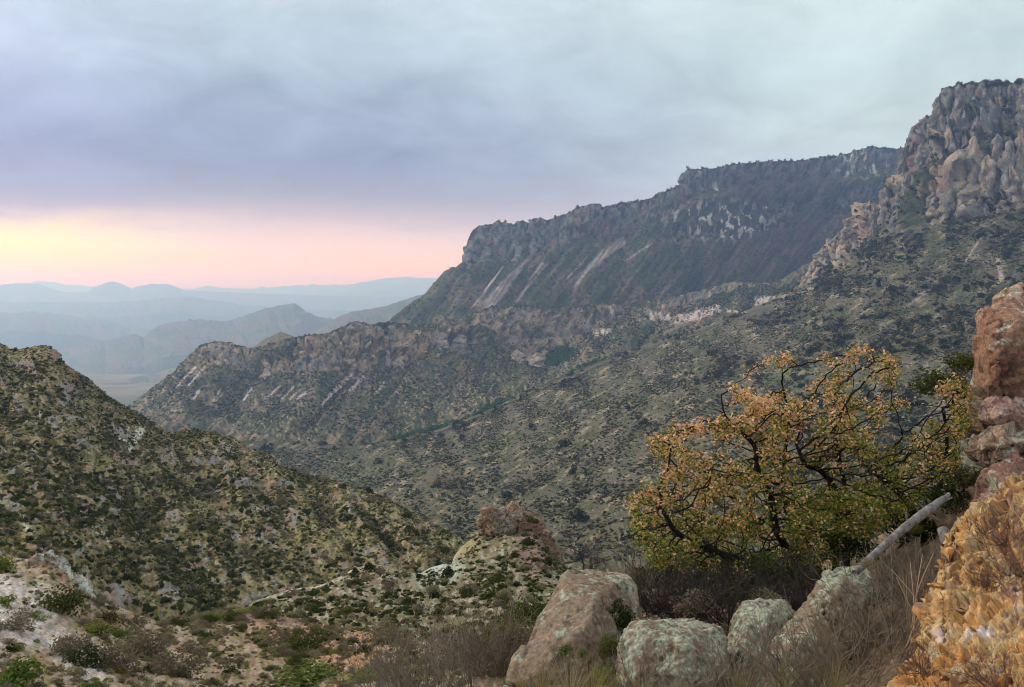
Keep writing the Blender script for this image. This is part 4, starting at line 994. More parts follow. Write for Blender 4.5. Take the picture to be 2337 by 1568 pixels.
# ================================================================== ROCKS
def hull_rock(name, pts, mat, colf, cuts=16, rough=.03, seed=0, smooth_n=1, lump=.12, sub_to=30000, planes=8):
    """a boulder grown from hand placed world points: hull, refined, chipped and roughened"""
    pts = np.asarray(pts, float); cen = pts.mean(0)
    bm = bmesh.new()
    for p in pts - cen: bm.verts.new(p)
    r = bmesh.ops.convex_hull(bm, input=bm.verts)
    bmesh.ops.delete(bm, geom=[x for x in bm.verts if not x.link_faces], context='VERTS')
    bmesh.ops.triangulate(bm, faces=bm.faces[:])
    size = float(np.linalg.norm(pts.max(0) - pts.min(0)))
    while len(bm.verts) < sub_to / 4:
        L = sorted((e.calc_length() for e in bm.edges)); cut = L[int(len(L) * .35)]
        bmesh.ops.subdivide_edges(bm, edges=[e for e in bm.edges if e.calc_length() > cut], cuts=1)
        bmesh.ops.triangulate(bm, faces=bm.faces[:])
    bmesh.ops.subdivide_edges(bm, edges=bm.edges[:], cuts=1, use_grid_fill=True)
    bmesh.ops.triangulate(bm, faces=[f for f in bm.faces if len(f.verts) > 3])
    for _ in range(smooth_n): bmesh.ops.smooth_vert(bm, verts=bm.verts, factor=.5, use_axis_x=True, use_axis_y=True, use_axis_z=True)
    bm.normal_update()
    me = bpy.data.meshes.new(name); bm.to_mesh(me); bm.free()
    n = len(me.vertices)
    co = np.empty(n * 3, np.float32); me.vertices.foreach_get('co', co); co = co.reshape(-1, 3).astype(float)
    gg = np.random.default_rng(seed + 40)
    for _ in range(cuts):                                   # chip flat faces off the corners
        d_ = gg.normal(size=3); d_ /= np.linalg.norm(d_); h_ = co @ d_; lim = h_.max() * (.80 + .17 * gg.random())
        co = co - np.maximum(h_ - lim, 0)[:, None] * d_ * .85
    me.vertices.foreach_set('co', co.astype(np.float32).ravel()); me.update()
    no = np.empty(n * 3, np.float32); me.vertices.foreach_get('normal', no); no = no.reshape(-1, 3)
    q_ = co + seed * 3.7
    wd = fbm(q_, size * .25, 3, .6, seed + 2)
    crack = np.zeros(n)
    for kk in range(3):                                     # a few long joints
        d_ = gg.normal(size=3); d_ /= np.linalg.norm(d_)
        s_k = (q_ @ d_) / (size * (.30 + .2 * gg.random())) + wd * 1.1
        crack = np.maximum(crack, (1 - sm(np.abs((s_k % 1) - .5), 0, .035)) * sm(fbm(q_, size * .3, 2, seed=seed + kk), -.1, .1))
    co = co + no * (facets(q_ / (size * .20) + wd[:, None] * .35, seed) * size * lump * .32 + facets(q_ / (size * .075) + wd[:, None], seed + 1) * size * lump * .10 - crack * size * .022 + fbm(q_, size * .22, 5, .6, seed) * size * rough * .9
                    + fbm(q_, size * .07, 5, .7, seed + 1, 'r') * size * rough * .5)[:, None]
    me.vertices.foreach_set('co', co.astype(np.float32).ravel())
    col = np.clip(colf(co, no, crack, size), .004, .9)
    a = me.color_attributes.new('albedo', 'FLOAT_COLOR', 'POINT'); c4 = np.ones((n, 4), np.float32); c4[:, :3] = col; a.data.foreach_set('color', c4.ravel())
    me.polygons.foreach_set('use_smooth', np.full(len(me.polygons), True)); me.materials.append(mat); me.update()
    return me, cen
ROCK_FINE = mat_ground('boulder_rock', .04, 1.0, .45, .05, bwl=.03)
def col_boulder(base, second, lichen, lich_amt, lich_top=True, seed=0):
    def f(co, no, crack, size):
        n1_ = fbm(co + seed, size * .35, 4, .6, seed + 3); n2_ = fbm(co + seed, size * .07, 4, .65, seed + 4)
        c = mixa(np.tile(np.array(base), (len(co), 1)), np.array(second), sm(n1_, -.12, .15))
        lic = sm(n2_ * 1.25 + n1_ * .7 + fbm(co + seed, size * .022, 4, .75, seed + 6) * 1.0 + (.28 * no[:, 2] if lich_top else 0) + lich_amt, .10, .26)
        c = mixa(c, np.array(lichen), lic * .9)
        c = mixa(c, np.array([.07, .055, .04]), sm(fbm(co, size * .035, 4, .7, seed + 9), .10, .24) * .75)
        return mixa(c, np.array([.05, .04, .03]), crack * .6)
    return f
def rock_thing(name, pts, mat, colf, label, cat, group=None, parent=None, **kw):
    me, cen = hull_rock(name, pts, mat, colf, **kw)
    o = obj(name, me, parent, cen)
    if parent is None: tag(o, label, cat, group)
    return o
def pix(lst): return np.array([P(x, y, d) for x, y, d in lst])
LICH = (.31, .35, .25); LICH2 = (.50, .50, .38)
# big leaning boulder in the centre
big = [(1240, 1398, 7.6), (1262, 1352, 7.7), (1300, 1306, 7.9), (1345, 1297, 8.1), (1405, 1297, 8.3), (1432, 1310, 8.35), (1462, 1350, 8.3), (1475, 1420, 8.1), (1440, 1500, 7.6), (1232, 1440, 7.3), (1205, 1490, 7.1), (1170, 1540, 6.9), (1150, 1600, 6.7),
       (1300, 1640, 6.6), (1430, 1640, 7.0), (1335, 1400, 7.05), (1290, 1480, 6.85), (1400, 1330, 7.9), (1340, 1320, 9.2), (1430, 1340, 9.3), (1470, 1600, 9.2), (1180, 1620, 8.8), (1260, 1430, 8.9)]
rock_thing('boulder', pix(big), ROCK_FINE, col_boulder((.21, .155, .105), (.33, .265, .19), LICH, -.14, seed=1), 'large leaning brown boulder with a pale lichen cap at the centre', 'boulder', seed=1, rough=.018, lump=.035, cuts=22)
rock_thing('boulder', pix([(1420, 1460, 6.2), (1438, 1422, 6.5), (1500, 1416, 6.7), (1545, 1425, 6.6), (1590, 1416, 6.7), (1630, 1430, 6.6), (1652, 1468, 6.4), (1640, 1520, 6.1), (1600, 1590, 5.8), (1500, 1640, 5.7), (1430, 1620, 5.8), (1412, 1540, 5.95), (1530, 1470, 5.85),
    (1450, 1440, 7.3), (1620, 1440, 7.3), (1640, 1620, 7.1), (1430, 1620, 7.0)]), ROCK_FINE, col_boulder((.17, .12, .085), (.24, .20, .145), LICH, -.03, seed=2), 'boulder crusted in mint-green lichen at the bottom, right of the leaning one', 'boulder', seed=2, rough=.036, lump=.045, cuts=24)
rock_thing('boulder', pix([(1655, 1470, 7.1), (1668, 1420, 7.3), (1700, 1382, 7.5), (1745, 1376, 7.6), (1790, 1372, 7.6), (1815, 1400, 7.5), (1790, 1470, 7.1), (1740, 1560, 6.7), (1690, 1590, 6.7), (1665, 1540, 6.8), (1720, 1440, 6.8), (1700, 1400, 8.2), (1800, 1420, 8.2), (1740, 1580, 7.9)]),
    ROCK_FINE, col_boulder((.15, .12, .085), (.23, .20, .145), LICH, -.06, seed=3), 'smaller lichen-spotted boulder beneath the oak, between two larger ones', 'boulder', seed=3, rough=.036, lump=.05, cuts=24)
rock_thing('boulder', pix([(1688, 1570, 5.9), (1710, 1530, 6.1), (1770, 1450, 6.5), (1830, 1385, 6.9), (1880, 1330, 7.2), (1940, 1310, 7.3), (1975, 1345, 7.2), (1960, 1430, 6.8), (1900, 1540, 6.2), (1850, 1640, 5.8), (1720, 1640, 5.6), (1800, 1500, 6.0), (1900, 1350, 8.0), (1970, 1450, 7.8), (1800, 1600, 7.2)]),
    ROCK_FINE, col_boulder((.22, .165, .105), (.28, .225, .15), LICH, -.10, seed=4), 'long slanting pale boulder half hidden by dry brush, left of the ochre slope', 'boulder', seed=4, rough=.024, lump=.045, cuts=30)
rock_thing('boulder', pix([(1868, 1355, 7.4), (1880, 1318, 7.5), (1930, 1296, 7.6), (1985, 1300, 7.6), (1990, 1350, 7.4), (1930, 1380, 7.1), (1900, 1310, 8.1), (1980, 1370, 8.0)]),
    ROCK_FINE, col_boulder((.24, .22, .17), (.30, .28, .22), LICH, .12, seed=5), 'small lichen boulder under the fallen grey log', 'boulder', seed=5, sub_to=5000)
# stacked red boulders at the right edge
red1, red2 = (.25, .14, .09), (.36, .25, .17)
rock_thing('red_boulder', pix([(2228, 870, 9.6), (2232, 820, 9.6), (2240, 770, 9.7), (2252, 735, 9.8), (2262, 690, 10), (2285, 672, 10), (2305, 660, 10), (2340, 650, 10.2), (2420, 655, 10.4), (2480, 720, 10.2), (2470, 860, 9.8), (2400, 900, 9.4), (2300, 885, 9.2), (2250, 892, 9.3), (2330, 780, 8.8),
    (2270, 760, 9.2), (2300, 680, 11.2), (2470, 700, 11.4), (2460, 890, 11.2), (2260, 880, 10.8)]), ROCK_FINE, col_boulder(red1, red2, (.48, .47, .38), -.24, False, seed=6), 'huge reddish boulder at the top of the stack on the right edge', 'boulder', 'stacked red boulders at the right edge', seed=6, rough=.02, lump=.08, cuts=5)
rock_thing('red_boulder', pix([(2230, 950, 9.2), (2236, 920, 9.2), (2262, 898, 9.3), (2300, 885, 9.4), (2340, 888, 9.4), (2400, 900, 9.4), (2400, 960, 9.2), (2340, 985, 9.0), (2280, 985, 9.0), (2245, 970, 9.05), (2300, 935, 8.85), (2270, 900, 10.2), (2400, 950, 10.3), (2260, 970, 10)]),
    ROCK_FINE, col_boulder((.25, .11, .085), (.34, .23, .18), (.40, .36, .30), -.25, False, seed=7), 'smooth oval red boulder wedged under the huge one', 'boulder', 'stacked red boulders at the right edge', seed=7, rough=.014, lump=.04, cuts=5)
rock_thing('red_boulder', pix([(2196, 1035, 8.9), (2212, 1000, 9.0), (2262, 978, 9.1), (2336, 972, 9.1), (2460, 970, 9.2), (2470, 1070, 8.9), (2336, 1080, 8.6), (2240, 1075, 8.6), (2206, 1058, 8.8), (2300, 1020, 8.45), (2260, 1000, 10.4), (2460, 1040, 10.4)]),
    ROCK_FINE, col_boulder((.19, .125, .085), (.28, .20, .14), (.40, .38, .28), -.1, False, seed=8), 'flat brown-red ledge boulder under the oval one', 'boulder', 'stacked red boulders at the right edge', seed=8, rough=.03, lump=.16, cuts=12)
rock_thing('red_boulder', pix([(2215, 1110, 8.3), (2235, 1078, 8.4), (2300, 1062, 8.4), (2460, 1050, 8.5), (2470, 1190, 7.9), (2320, 1180, 7.7), (2225, 1160, 8.0), (2300, 1100, 7.95), (2300, 1070, 9.6), (2460, 1100, 9.6)]),
    ROCK_FINE, col_boulder((.20, .11, .08), (.27, .18, .13), (.36, .38, .26), -.05, False, seed=9), 'dark red boulder at the foot of the stack, above the ochre slope', 'boulder', 'stacked red boulders at the right edge', seed=9, rough=.03, lump=.16, cuts=12)
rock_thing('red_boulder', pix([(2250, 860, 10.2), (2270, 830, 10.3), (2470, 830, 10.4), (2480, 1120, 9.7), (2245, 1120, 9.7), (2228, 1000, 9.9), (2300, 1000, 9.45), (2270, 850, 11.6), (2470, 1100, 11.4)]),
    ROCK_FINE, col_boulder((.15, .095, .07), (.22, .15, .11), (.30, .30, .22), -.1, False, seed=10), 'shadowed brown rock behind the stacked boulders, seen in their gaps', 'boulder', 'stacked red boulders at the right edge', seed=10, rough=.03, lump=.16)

# cliff pillars of the right mountain: parts standing proud of the face
PIL_M = mat_ground('pillar_rock', 2.2, .9, .35, .05)
def pillar(x0, y0, x1, y1, w, sd, parent, patch, tan=.3, k=34, m=26, name='rock_pillar', out=.45, dark=0.0):
    """a rough rib of rock standing part proud of the face; its foot runs back into the slope"""
    gg = np.random.default_rng(sd)
    b_ = patch.at(x1, y1); a_ = patch.at(x0, y0 + .25 * (y1 - y0)); y1 = y1 + .35 * (y1 - y0)
    rw = w * .5 * b_[1] / FW; da = min(a_[1], b_[1] * 1.04)
    top = P(x0, y0, da + rw * (.6 - out)); bot = P(x1, y1, b_[1] + rw * (1.5 - out)); t = np.linspace(0, 1, k)[:, None, None]; an = np.linspace(0, 2 * math.pi, m, endpoint=False)[None, :, None]
    pw = gg.uniform(.25, .5); sq = gg.uniform(.75, 1.2)
    prof = np.clip(t * gg.uniform(4, 9), 0, 1) ** pw * (.70 + .45 * t)
    ctr = top * (1 - t) + bot * t
    off = np.concatenate([np.cos(an) * prof * rw, np.sin(an) * prof * rw * sq, 0 * an * prof], -1)
    p_ = (ctr + off).reshape(-1, 3); nrm = np.broadcast_to(np.concatenate([np.cos(an), np.sin(an), 0 * an], -1), (k, m, 3)).reshape(-1, 3)
    tt = np.broadcast_to(t, (k, m, 1)).ravel()
    qv = p_ * [1, 1, .22] + sd * 31; qq = p_ * [1, 1, .5] + sd * 31
    a2 = (fbm(qv, rw * .9, 3, .6, sd, 'b') * 1.1 + facets(p_ / [rw * .8, rw * .8, rw * 2.4], sd) * .45 + fbm(qq, rw * .8, 4, .6, sd + 2) * .35 + fbm(p_, rw * .22, 3, .65, sd + 1) * .28) * rw
    p_ = p_ + nrm * a2[:, None] * (.25 + .75 * sm(tt, 0, .12))[:, None]
    p_[:, 2] += fbm(p_ + sd, rw * .5, 3, .6, sd + 5) * rw * .55
    c0 = p_.mean(0); idx = np.arange(k * m).reshape(k, m); nx_ = np.roll(idx, -1, 1)
    f_ = np.stack([idx[:-1], nx_[:-1], nx_[1:], idx[1:]], -1).reshape(-1, 4)
    c = mixa(np.tile(ROCKG * (1.0 - dark), (len(p_), 1)), ROCKT * (1.05 - dark), sm(fbm(qv, rw * 1.2, 4, .6, seed=5) + tan - .3, -.12, .2))
    c = mixa(c, ROCKR * (1.05 - dark), sm(fbm(qv, rw * .9, 4, .6, seed=6), .02, .22) * .65)
    c = mixa(c, np.array([.10, .11, .085]), sm(fbm(p_ + sd, rw * .6, 4, .7, seed=7), .0, .16) * .7)
    c = mixa(c, np.array([.36, .35, .30]), sm(fbm(qv + 5, rw * .35, 3, .65, seed=8), .12, .25) * .5)
    o = obj(name, mesh_np(name, p_ - c0, f_, PIL_M, c), parent, Vector(c0)); return o
for i, (x0, y0, x1, y1, w_) in enumerate([(2160, 388, 2150, 508, 36), (2186, 344, 2172, 512, 74), (2222, 312, 2220, 502, 40), (2250, 352, 2246, 498, 36), (2277, 306, 2264, 484, 36), (2303, 320, 2300, 474, 32), (2329, 303, 2330, 482, 36), (2358, 308, 2362, 482, 42), (2132, 440, 2118, 514, 32), (2238, 420, 2236, 508, 76), (2205, 410, 2200, 508, 40), (2284, 400, 2282, 492, 40), (2318, 392, 2316, 486, 36)]):
    pillar(x0, y0, x1, y1, w_, 600 + i, mount.ob, mount, tan=.28, dark=.12)
for i, (x0, y0, x1, y1, w_) in enumerate([(2162, 199, 2166, 322, 36), (2188, 193, 2190, 314, 30), (2214, 191, 2212, 322, 34), (2240, 187, 2238, 304, 30), (2264, 187, 2262, 306, 26), (2288, 188, 2290, 300, 32), (2316, 188, 2318, 292, 30), (2342, 188, 2346, 290, 34), (2110, 268, 2102, 362, 28), (2087, 286, 2077, 384, 26), (2068, 330, 2056, 424, 24), (2140, 222, 2138, 334, 26),
        (2042, 402, 2030, 470, 22), (2024, 425, 2008, 520, 24), (1998, 468, 1984, 556, 20), (2050, 440, 2036, 530, 26), (2126, 262, 2120, 350, 22), (2100, 330, 2088, 420, 26), (2072, 392, 2060, 470, 24)]):
    pillar(x0, y0, x1, y1, w_, 700 + i, mount.ob, mount, tan=.0, dark=.33)
for i, (x0, y0, x1, y1, w_) in enumerate([(1905, 545, 1890, 600, 34), (1930, 520, 1922, 580, 30), (1880, 568, 1866, 612, 26), (1972, 464, 1962, 505, 30), (1950, 492, 1946, 530, 22), (1856, 596, 1846, 640, 18), (1838, 630, 1830, 660, 16)]):
    pillar(x0, y0, x1, y1, w_, 800 + i, mount.ob, mount, tan=.35)
# blocks on the mesa rim and buttresses along its cliff band
for i, (x, y, w_, h_) in enumerate([(1094, 514, 26, 40), (1135, 505, 20, 30), (1152, 508, 16, 26), (1181, 504, 14, 22), (1210, 500, 16, 24), (1236, 498, 22, 26), (1262, 497, 16, 22), (1320, 472, 22, 28), (1338, 469, 14, 24), (1352, 464, 10, 24), (1366, 465, 12, 24), (1398, 470, 24, 26), (1440, 459, 28, 30), (1484, 454, 10, 24), (1505, 443, 16, 24), (1530, 432, 20, 26), (1566, 387, 20, 52), (1590, 386, 24, 40), (1076, 545, 22, 60), (1066, 580, 20, 36), (1110, 560, 26, 40), (1145, 560, 24, 36), (1180, 560, 22, 36), (1215, 552, 22, 34)]):
    pillar(x, y, x + 1, y + h_, w_, 900 + i, mesa.ob, mesa, tan=-.05, k=16, m=14, name='rock_block', out=.3, dark=.3)
# tan rock faces of the middle ridge
for i, (x, y, w_, h_) in enumerate([(800, 742, 30, 62), (830, 742, 34, 66), (862, 744, 30, 60), (892, 742, 28, 50), (480, 786, 34, 46), (508, 786, 36, 54), (536, 796, 24, 44), (690, 800, 26, 50), (715, 800, 28, 54), (740, 800, 24, 50), (765, 800, 22, 46), (610, 835, 26, 32), (640, 830, 20, 30), (880, 800, 30, 46), (910, 806, 26, 46), (1180, 800, 34, 40), (1225, 806, 40, 34), (1265, 770, 44, 36), (1010, 760, 30, 40), (1050, 762, 34, 40)]):
    pillar(x, y, x - 2, y + h_, w_, 950 + i, ridge.ob, ridge, tan=.35, k=20, m=16, name='rock_face', out=.22, dark=.05)

# rock knob on the spur: several upright slabs, parts of one outcrop
kn = empty('rock_outcrop', P(1160, 1210, 88.5), 'red and grey rock knob crowning the middle spur', 'rock outcrop')
def slab(pts, base, second, sd, lich=-.3):
    me, cen = hull_rock('rock_slab', pix(pts), KNOB_M, col_boulder(base, second, (.40, .36, .28), lich, False, seed=sd), seed=sd, sub_to=9000, rough=.05, lump=.22, smooth_n=0, cuts=10)
    o = obj('rock_slab', me, kn, Vector(cen) - kn.location)
KNOB_M = mat_ground('knob_rock', .35, 1.0, .45, .03)
slab([(1092, 1215, 88), (1094, 1185, 88), (1100, 1163, 88.3), (1122, 1158, 88.5), (1142, 1166, 88.5), (1140, 1218, 87.5), (1110, 1222, 87.3), (1100, 1165, 91), (1140, 1200, 91)], (.22, .135, .08), (.34, .23, .14), 11)
slab([(1125, 1225, 87), (1128, 1180, 87.6), (1136, 1162, 88), (1172, 1158, 88.3), (1188, 1172, 88.3), (1178, 1205, 87.3), (1160, 1225, 86.8), (1140, 1170, 90.5), (1180, 1200, 90.5)], (.22, .18, .13), (.34, .28, .20), 12)
slab([(1150, 1172, 88.3), (1155, 1155, 88.5), (1166, 1146, 88.6), (1176, 1150, 88.6), (1192, 1164, 88.5), (1194, 1195, 88), (1176, 1205, 87.7), (1165, 1150, 90), (1190, 1190, 90)], (.40, .25, .15), (.46, .33, .22), 13)
slab([(1182, 1225, 87), (1184, 1190, 87.8), (1192, 1172, 88.2), (1212, 1178, 88.2), (1232, 1192, 88), (1243, 1215, 87.7), (1246, 1250, 87), (1225, 1275, 86.2), (1190, 1255, 86.2), (1210, 1180, 90.5), (1240, 1220, 90.5)], (.20, .115, .075), (.27, .17, .11), 14)
slab([(1120, 1250, 86.5), (1150, 1226, 87), (1200, 1218, 87), (1245, 1250, 86), (1262, 1285, 85), (1240, 1310, 84), (1170, 1290, 84.2), (1130, 1275, 85), (1150, 1240, 90), (1240, 1260, 90)], (.18, .11, .075), (.24, .17, .10), 15)
slab([(1225, 1262, 86), (1232, 1225, 86.8), (1246, 1215, 87), (1268, 1250, 86), (1285, 1300, 84.5), (1262, 1330, 83.6), (1232, 1310, 84), (1245, 1220, 90), (1280, 1300, 90)], (.15, .09, .055), (.22, .14, .085), 16)
slab([(1148, 1300, 84.5), (1165, 1262, 85.2), (1210, 1250, 85.4), (1240, 1290, 84.4), (1220, 1340, 83), (1165, 1335, 83.4), (1180, 1262, 88), (1230, 1320, 88)], (.17, .12, .08), (.25, .18, .12), 17)
for (x, y, s, lb) in [(1215, 1195, 30, 'dark green bush growing on top of the rock knob'), (1165, 1222, 24, 'pale grey domed bush at the foot of the rock knob'), (1145, 1232, 20, 'small grey bush before the rock knob')]:
    put_shrub('green_shrub' if 'green' in lb else 'dry_shrub', P(x, y, 86.5), s * 88 / FW * 1.3, lb, None, .8, stems=False)

# outcrops on the near brow and the left hill
for (pts, lb, sd, base) in [
    ([(55, 1330, 26.4), (62, 1290, 26.6), (85, 1265, 26.8), (118, 1262, 26.9), (140, 1285, 26.8), (165, 1320, 26.5), (180, 1345, 26.2), (120, 1352, 26), (75, 1350, 26), (90, 1280, 28), (160, 1330, 28)], 'rugged grey-tan outcrop on the brow of the near slope at the left', 21, (.27, .22, .16)),
    ([(150, 1345, 26), (158, 1318, 26.3), (180, 1310, 26.5), (205, 1330, 26.4), (215, 1362, 26), (180, 1372, 25.7), (165, 1325, 27.4), (205, 1350, 27.4)], 'smaller dark outcrop beside the grey-tan one', 22, (.19, .15, .12))]:
    rock_thing('outcrop', pix(pts), KNOB_N if 'KNOB_N' in globals() else globals().setdefault('KNOB_N', mat_ground('brow_rock', .25, .8, .35, .1)), col_boulder(base, (.36, .30, .22), (.50, .52, .42), -.05, True, seed=sd), lb, 'rock', seed=sd, sub_to=9000, rough=.05, lump=.2, smooth_n=1)

# loose rocks: shared stone shapes
def stone_lib(n, mat, base, name='stone'):
    out = []
    for i in range(n):
        g_ = np.random.default_rng(500 + i); bm = bmesh.new()
        pts = g_.normal(size=(11, 3)); pts /= np.linalg.norm(pts, axis=1)[:, None]; pts *= np.array([.5, .42, .34]) * (.8 + .3 * g_.random((11, 1)))
        for p in pts: bm.verts.new(p)
        bmesh.ops.convex_hull(bm, input=bm.verts)
        me = bpy.data.meshes.new(name); bm.to_mesh(me); bm.free(); me.materials.append(mat)
        a = me.color_attributes.new('albedo', 'FLOAT_COLOR', 'POINT'); a.data.foreach_set('color', np.tile([*base, 1.0], len(me.vertices)).astype(np.float32))
        out.append(me)
    return out
def mat_stone(name, cols, wl):
    m = mat_leaf(name, cols, trans=0); t = m.node_tree
    d = [n_ for n_ in t.nodes if n_.type == 'BSDF_DIFFUSE'][0]
    tcx = N(t, 'ShaderNodeTexCoord'); ns = N(t, 'ShaderNodeTexNoise'); ns.inputs['Scale'].default_value = 1 / wl; ns.inputs['Detail'].default_value = 5
    t.links.new(tcx.outputs['Object'], ns.inputs[0]); bp = N(t, 'ShaderNodeBump'); bp.inputs['Strength'].default_value = .8; bp.inputs['Distance'].default_value = .1
    t.links.new(ns.outputs[0], bp.inputs['Height']); t.links.new(bp.outputs[0], d.inputs['Normal'])
    l = d.inputs[0].links[0].from_socket
    t.links.new(mixc(t, 1.0, l, ramp(t, ns.outputs[0], [(.3, (.65,) * 3), (.7, (1.3,) * 3)]), 'MULTIPLY'), d.inputs[0])
    return m
OCH_M = mat_stone('ochre_stone', [(.50, .28, .09), (.56, .38, .17), (.46, .22, .06), (.60, .46, .28), (.42, .24, .11)], .25)
TANST_M = mat_stone('tan_stone', [(.40, .30, .20), (.36, .20, .12), (.48, .44, .36), (.30, .25, .20), (.42, .26, .16)], .25)
och = stone_lib(10, OCH_M, (1, 1, 1)); tans = stone_lib(10, TANST_M, (1, 1, 1))
g, px, py, v, n = ochre.flat()
w = ((px > 1980) & (px < 2345) & (py < 1580) & (v > .02)).astype(float)
k_ = ochre.sample(150, w, True)
for k in range(150):
    o = bpy.data.objects.new('stone', och[k % 10]); COL.objects.link(o); o.parent = ochre.ob
    s = (.03 + .085 * rng.random() ** 2)
    o.location = k_[k]; o.rotation_euler = (rng.normal() * .4, .6 + rng.normal() * .35, rng.random() * 6.28); o.scale = (s * 1.7, s * .9, s * .5)
# rubble on the red bank
g, px, py, v, n = near.flat()
w = np.clip(blob(px, py, 720, 1455, 150, 24, 8, .5) + blob(px, py, 790, 1490, 90, 40, 20, .5), 0, 1)
k_ = near.sample(170, w)
for k in range(170):
    o = bpy.data.objects.new('stone', tans[k % 10]); COL.objects.link(o)
    s = (.10 + .22 * rng.random() ** 2) * (1.3 if k_[k][1] > 25 else 1)
    o.location = k_[k]; o.rotation_euler = (rng.normal() * .6, rng.normal() * .6, rng.random() * 6.28); o.scale = (s * 1.3, s, s * .9)
    zx, zy = proj(k_[k]); zs = 'large' if s > .26 else 'small' if s < .17 else 'middling'
    tag(o, zs + ' reddish stone in the red bank rubble ' + ('at its left end' if zx < 650 else 'left of its dark bush' if zx < 720 else 'right of its dark bush' if zx < 790 else 'by the orange scar') + (' near the top' if zy < 1460 else ''), 'stone', 'rubble stones on the red bank')
w = vis(near) * (px < 520) * (v < 2.02)
k_ = near.sample(90, w)
for k in range(90):
    o = bpy.data.objects.new('stone', tans[k % 10]); COL.objects.link(o)
    s = (.06 + .14 * rng.random() ** 2)
    o.location = k_[k]; o.rotation_euler = (rng.normal() * .6, rng.normal() * .6, rng.random() * 6.28); o.scale = (s * 1.3, s, s * .7)
    zx, zy = proj(k_[k])
    tag(o, ('tiny' if s < .1 else 'small') + ' pale stone on the sandy slope ' + ('at the left edge' if zx < 120 else 'left of the spreading bush' if zx < 260 else 'right of the spreading bush') + (' near the brow' if zy < 1440 else ' near the bottom edge' if zy > 1510 else ''), 'stone', 'loose stones on the sandy slope')
for (x, y, wpx, lb) in [(1062, 1404, 1, ''), ]: pass
for (x, y, wpx, lb) in [(824, 1485, 26, 'pink-white angular rock above the orange scar'), (868, 1510, 32, 'pale greenish split rock on the orange scar'), (905, 1505, 20, 'small white-grey rock right of the split one'), (1002, 1518, 18, 'lone white stone among the brush at the bottom')]:
    p = near.at(x, y); o = obj('rock', tans[rng.integers(10)]); s = wpx * p[1] / FW * 1.3
    o = tag(o, lb, 'rock'); o.location = p; o.scale = (s * 1.2, s, s * .9); o.rotation_euler = (.3, .2, rng.random() * 6)

# ================================================================== THE OAK
def curve(pts, n=12):
    pts = np.array(pts, float); t = np.linspace(0, 1, len(pts)); tt = np.linspace(0, 1, n * (len(pts) - 1) + 1)
    out = []
    for s_ in tt:
        i = min(int(s_ * (len(pts) - 1)), len(pts) - 2); u = s_ * (len(pts) - 1) - i
        p0, p1, p2, p3 = pts[max(i - 1, 0)], pts[i], pts[i + 1], pts[min(i + 2, len(pts) - 1)]
        out.append(.5 * ((2 * p1) + (-p0 + p2) * u + (2 * p0 - 5 * p1 + 4 * p2 - p3) * u * u + (-p0 + 3 * p1 - 3 * p2 + p3) * u ** 3))
    return np.array(out)
def inpoly(x, y, poly):
    c_ = np.zeros(len(x), bool); n = len(poly); j = n - 1
    for i in range(n):
        xi, yi = poly[i]; xj, yj = poly[j]
        c_ ^= ((yi > y) != (yj > y)) & (x < (xj - xi) * (y - yi) / (yj - yi + 1e-12) + xi); j = i
    return c_
def colonize(seeds, attr, step=.075, infl=.8, kill=.13, iters=90, gen=None):
    """seeds: list of polylines (limbs). returns nodes, parent"""
    nodes, par = [], []
    for pl, att in seeds:
        pr = att
        for i, p in enumerate(pl):
            nodes.append(p); par.append(pr if i == 0 else len(nodes) - 2)
    nodes = np.array(nodes); par = list(par); attr = attr.copy()
    D = np.linalg.norm(attr[:, None] - nodes[None], axis=2); near_ = D.argmin(1); nd = D.min(1)
    for it in range(iters):
        m = nd < infl
        if not m.any() or len(attr) == 0: break
        idx = near_[m]; dirs = attr[m] - nodes[idx]; dirs /= np.linalg.norm(dirs, axis=1)[:, None] + 1e-9
        acc = np.zeros_like(nodes); np.add.at(acc, idx, dirs); u = np.unique(idx)
        d = acc[u] / (np.linalg.norm(acc[u], axis=1)[:, None] + 1e-9) + gen.normal(size=(len(u), 3)) * .30 + np.array([0, 0, .22])
        d /= np.linalg.norm(d, axis=1)[:, None] + 1e-9
        new = nodes[u] + d * step
        base = len(nodes); nodes = np.concatenate([nodes, new]); par += list(u)
        D2 = np.linalg.norm(attr[:, None] - new[None], axis=2); k = D2.argmin(1); dm = D2.min(1)
        b = dm < nd; near_ = np.where(b, base + k, near_); nd = np.where(b, dm, nd)
        keep = nd > kill; attr, near_, nd = attr[keep], near_[keep], nd[keep]
        if len(nodes) > 9000: break
    return nodes, np.array(par)
def grow(name, limbs, attr, tip=.0035, gen=None, expo=2.4, step=.075, infl=.8, kill=.13, rmin=None):
    nodes, par = colonize(limbs, attr, gen=gen, step=step, infl=infl, kill=kill)
    n = len(nodes); ch = [[] for _ in range(n)]
    for i, p in enumerate(par):
        if p >= 0: ch[p].append(i)
    r = np.zeros(n)
    for i in range(n - 1, -1, -1):
        r[i] = tip if not ch[i] else sum(r[c_] ** expo for c_ in ch[i]) ** (1 / expo)
    return nodes, par, ch, r
def branch_paths(nodes, par, ch, r):
    paths = []
    stack = [(i, -1) for i in range(len(nodes)) if par[i] < 0]
    while stack:
        i, p = stack.pop(); pts, rr = ([nodes[p], nodes[i]], [min(r[p], r[i] * 1.15), r[i]]) if p >= 0 else ([nodes[i]], [r[i]])
        while ch[i]:
            cs = sorted(ch[i], key=lambda c_: -r[c_])
            for c_ in cs[1:]: stack.append((c_, i))
            i = cs[0]; pts.append(nodes[i]); rr.append(r[i])
        if len(pts) > 1: paths.append((np.array(pts), np.array(rr)))
    return paths
gen = np.random.default_rng(11)
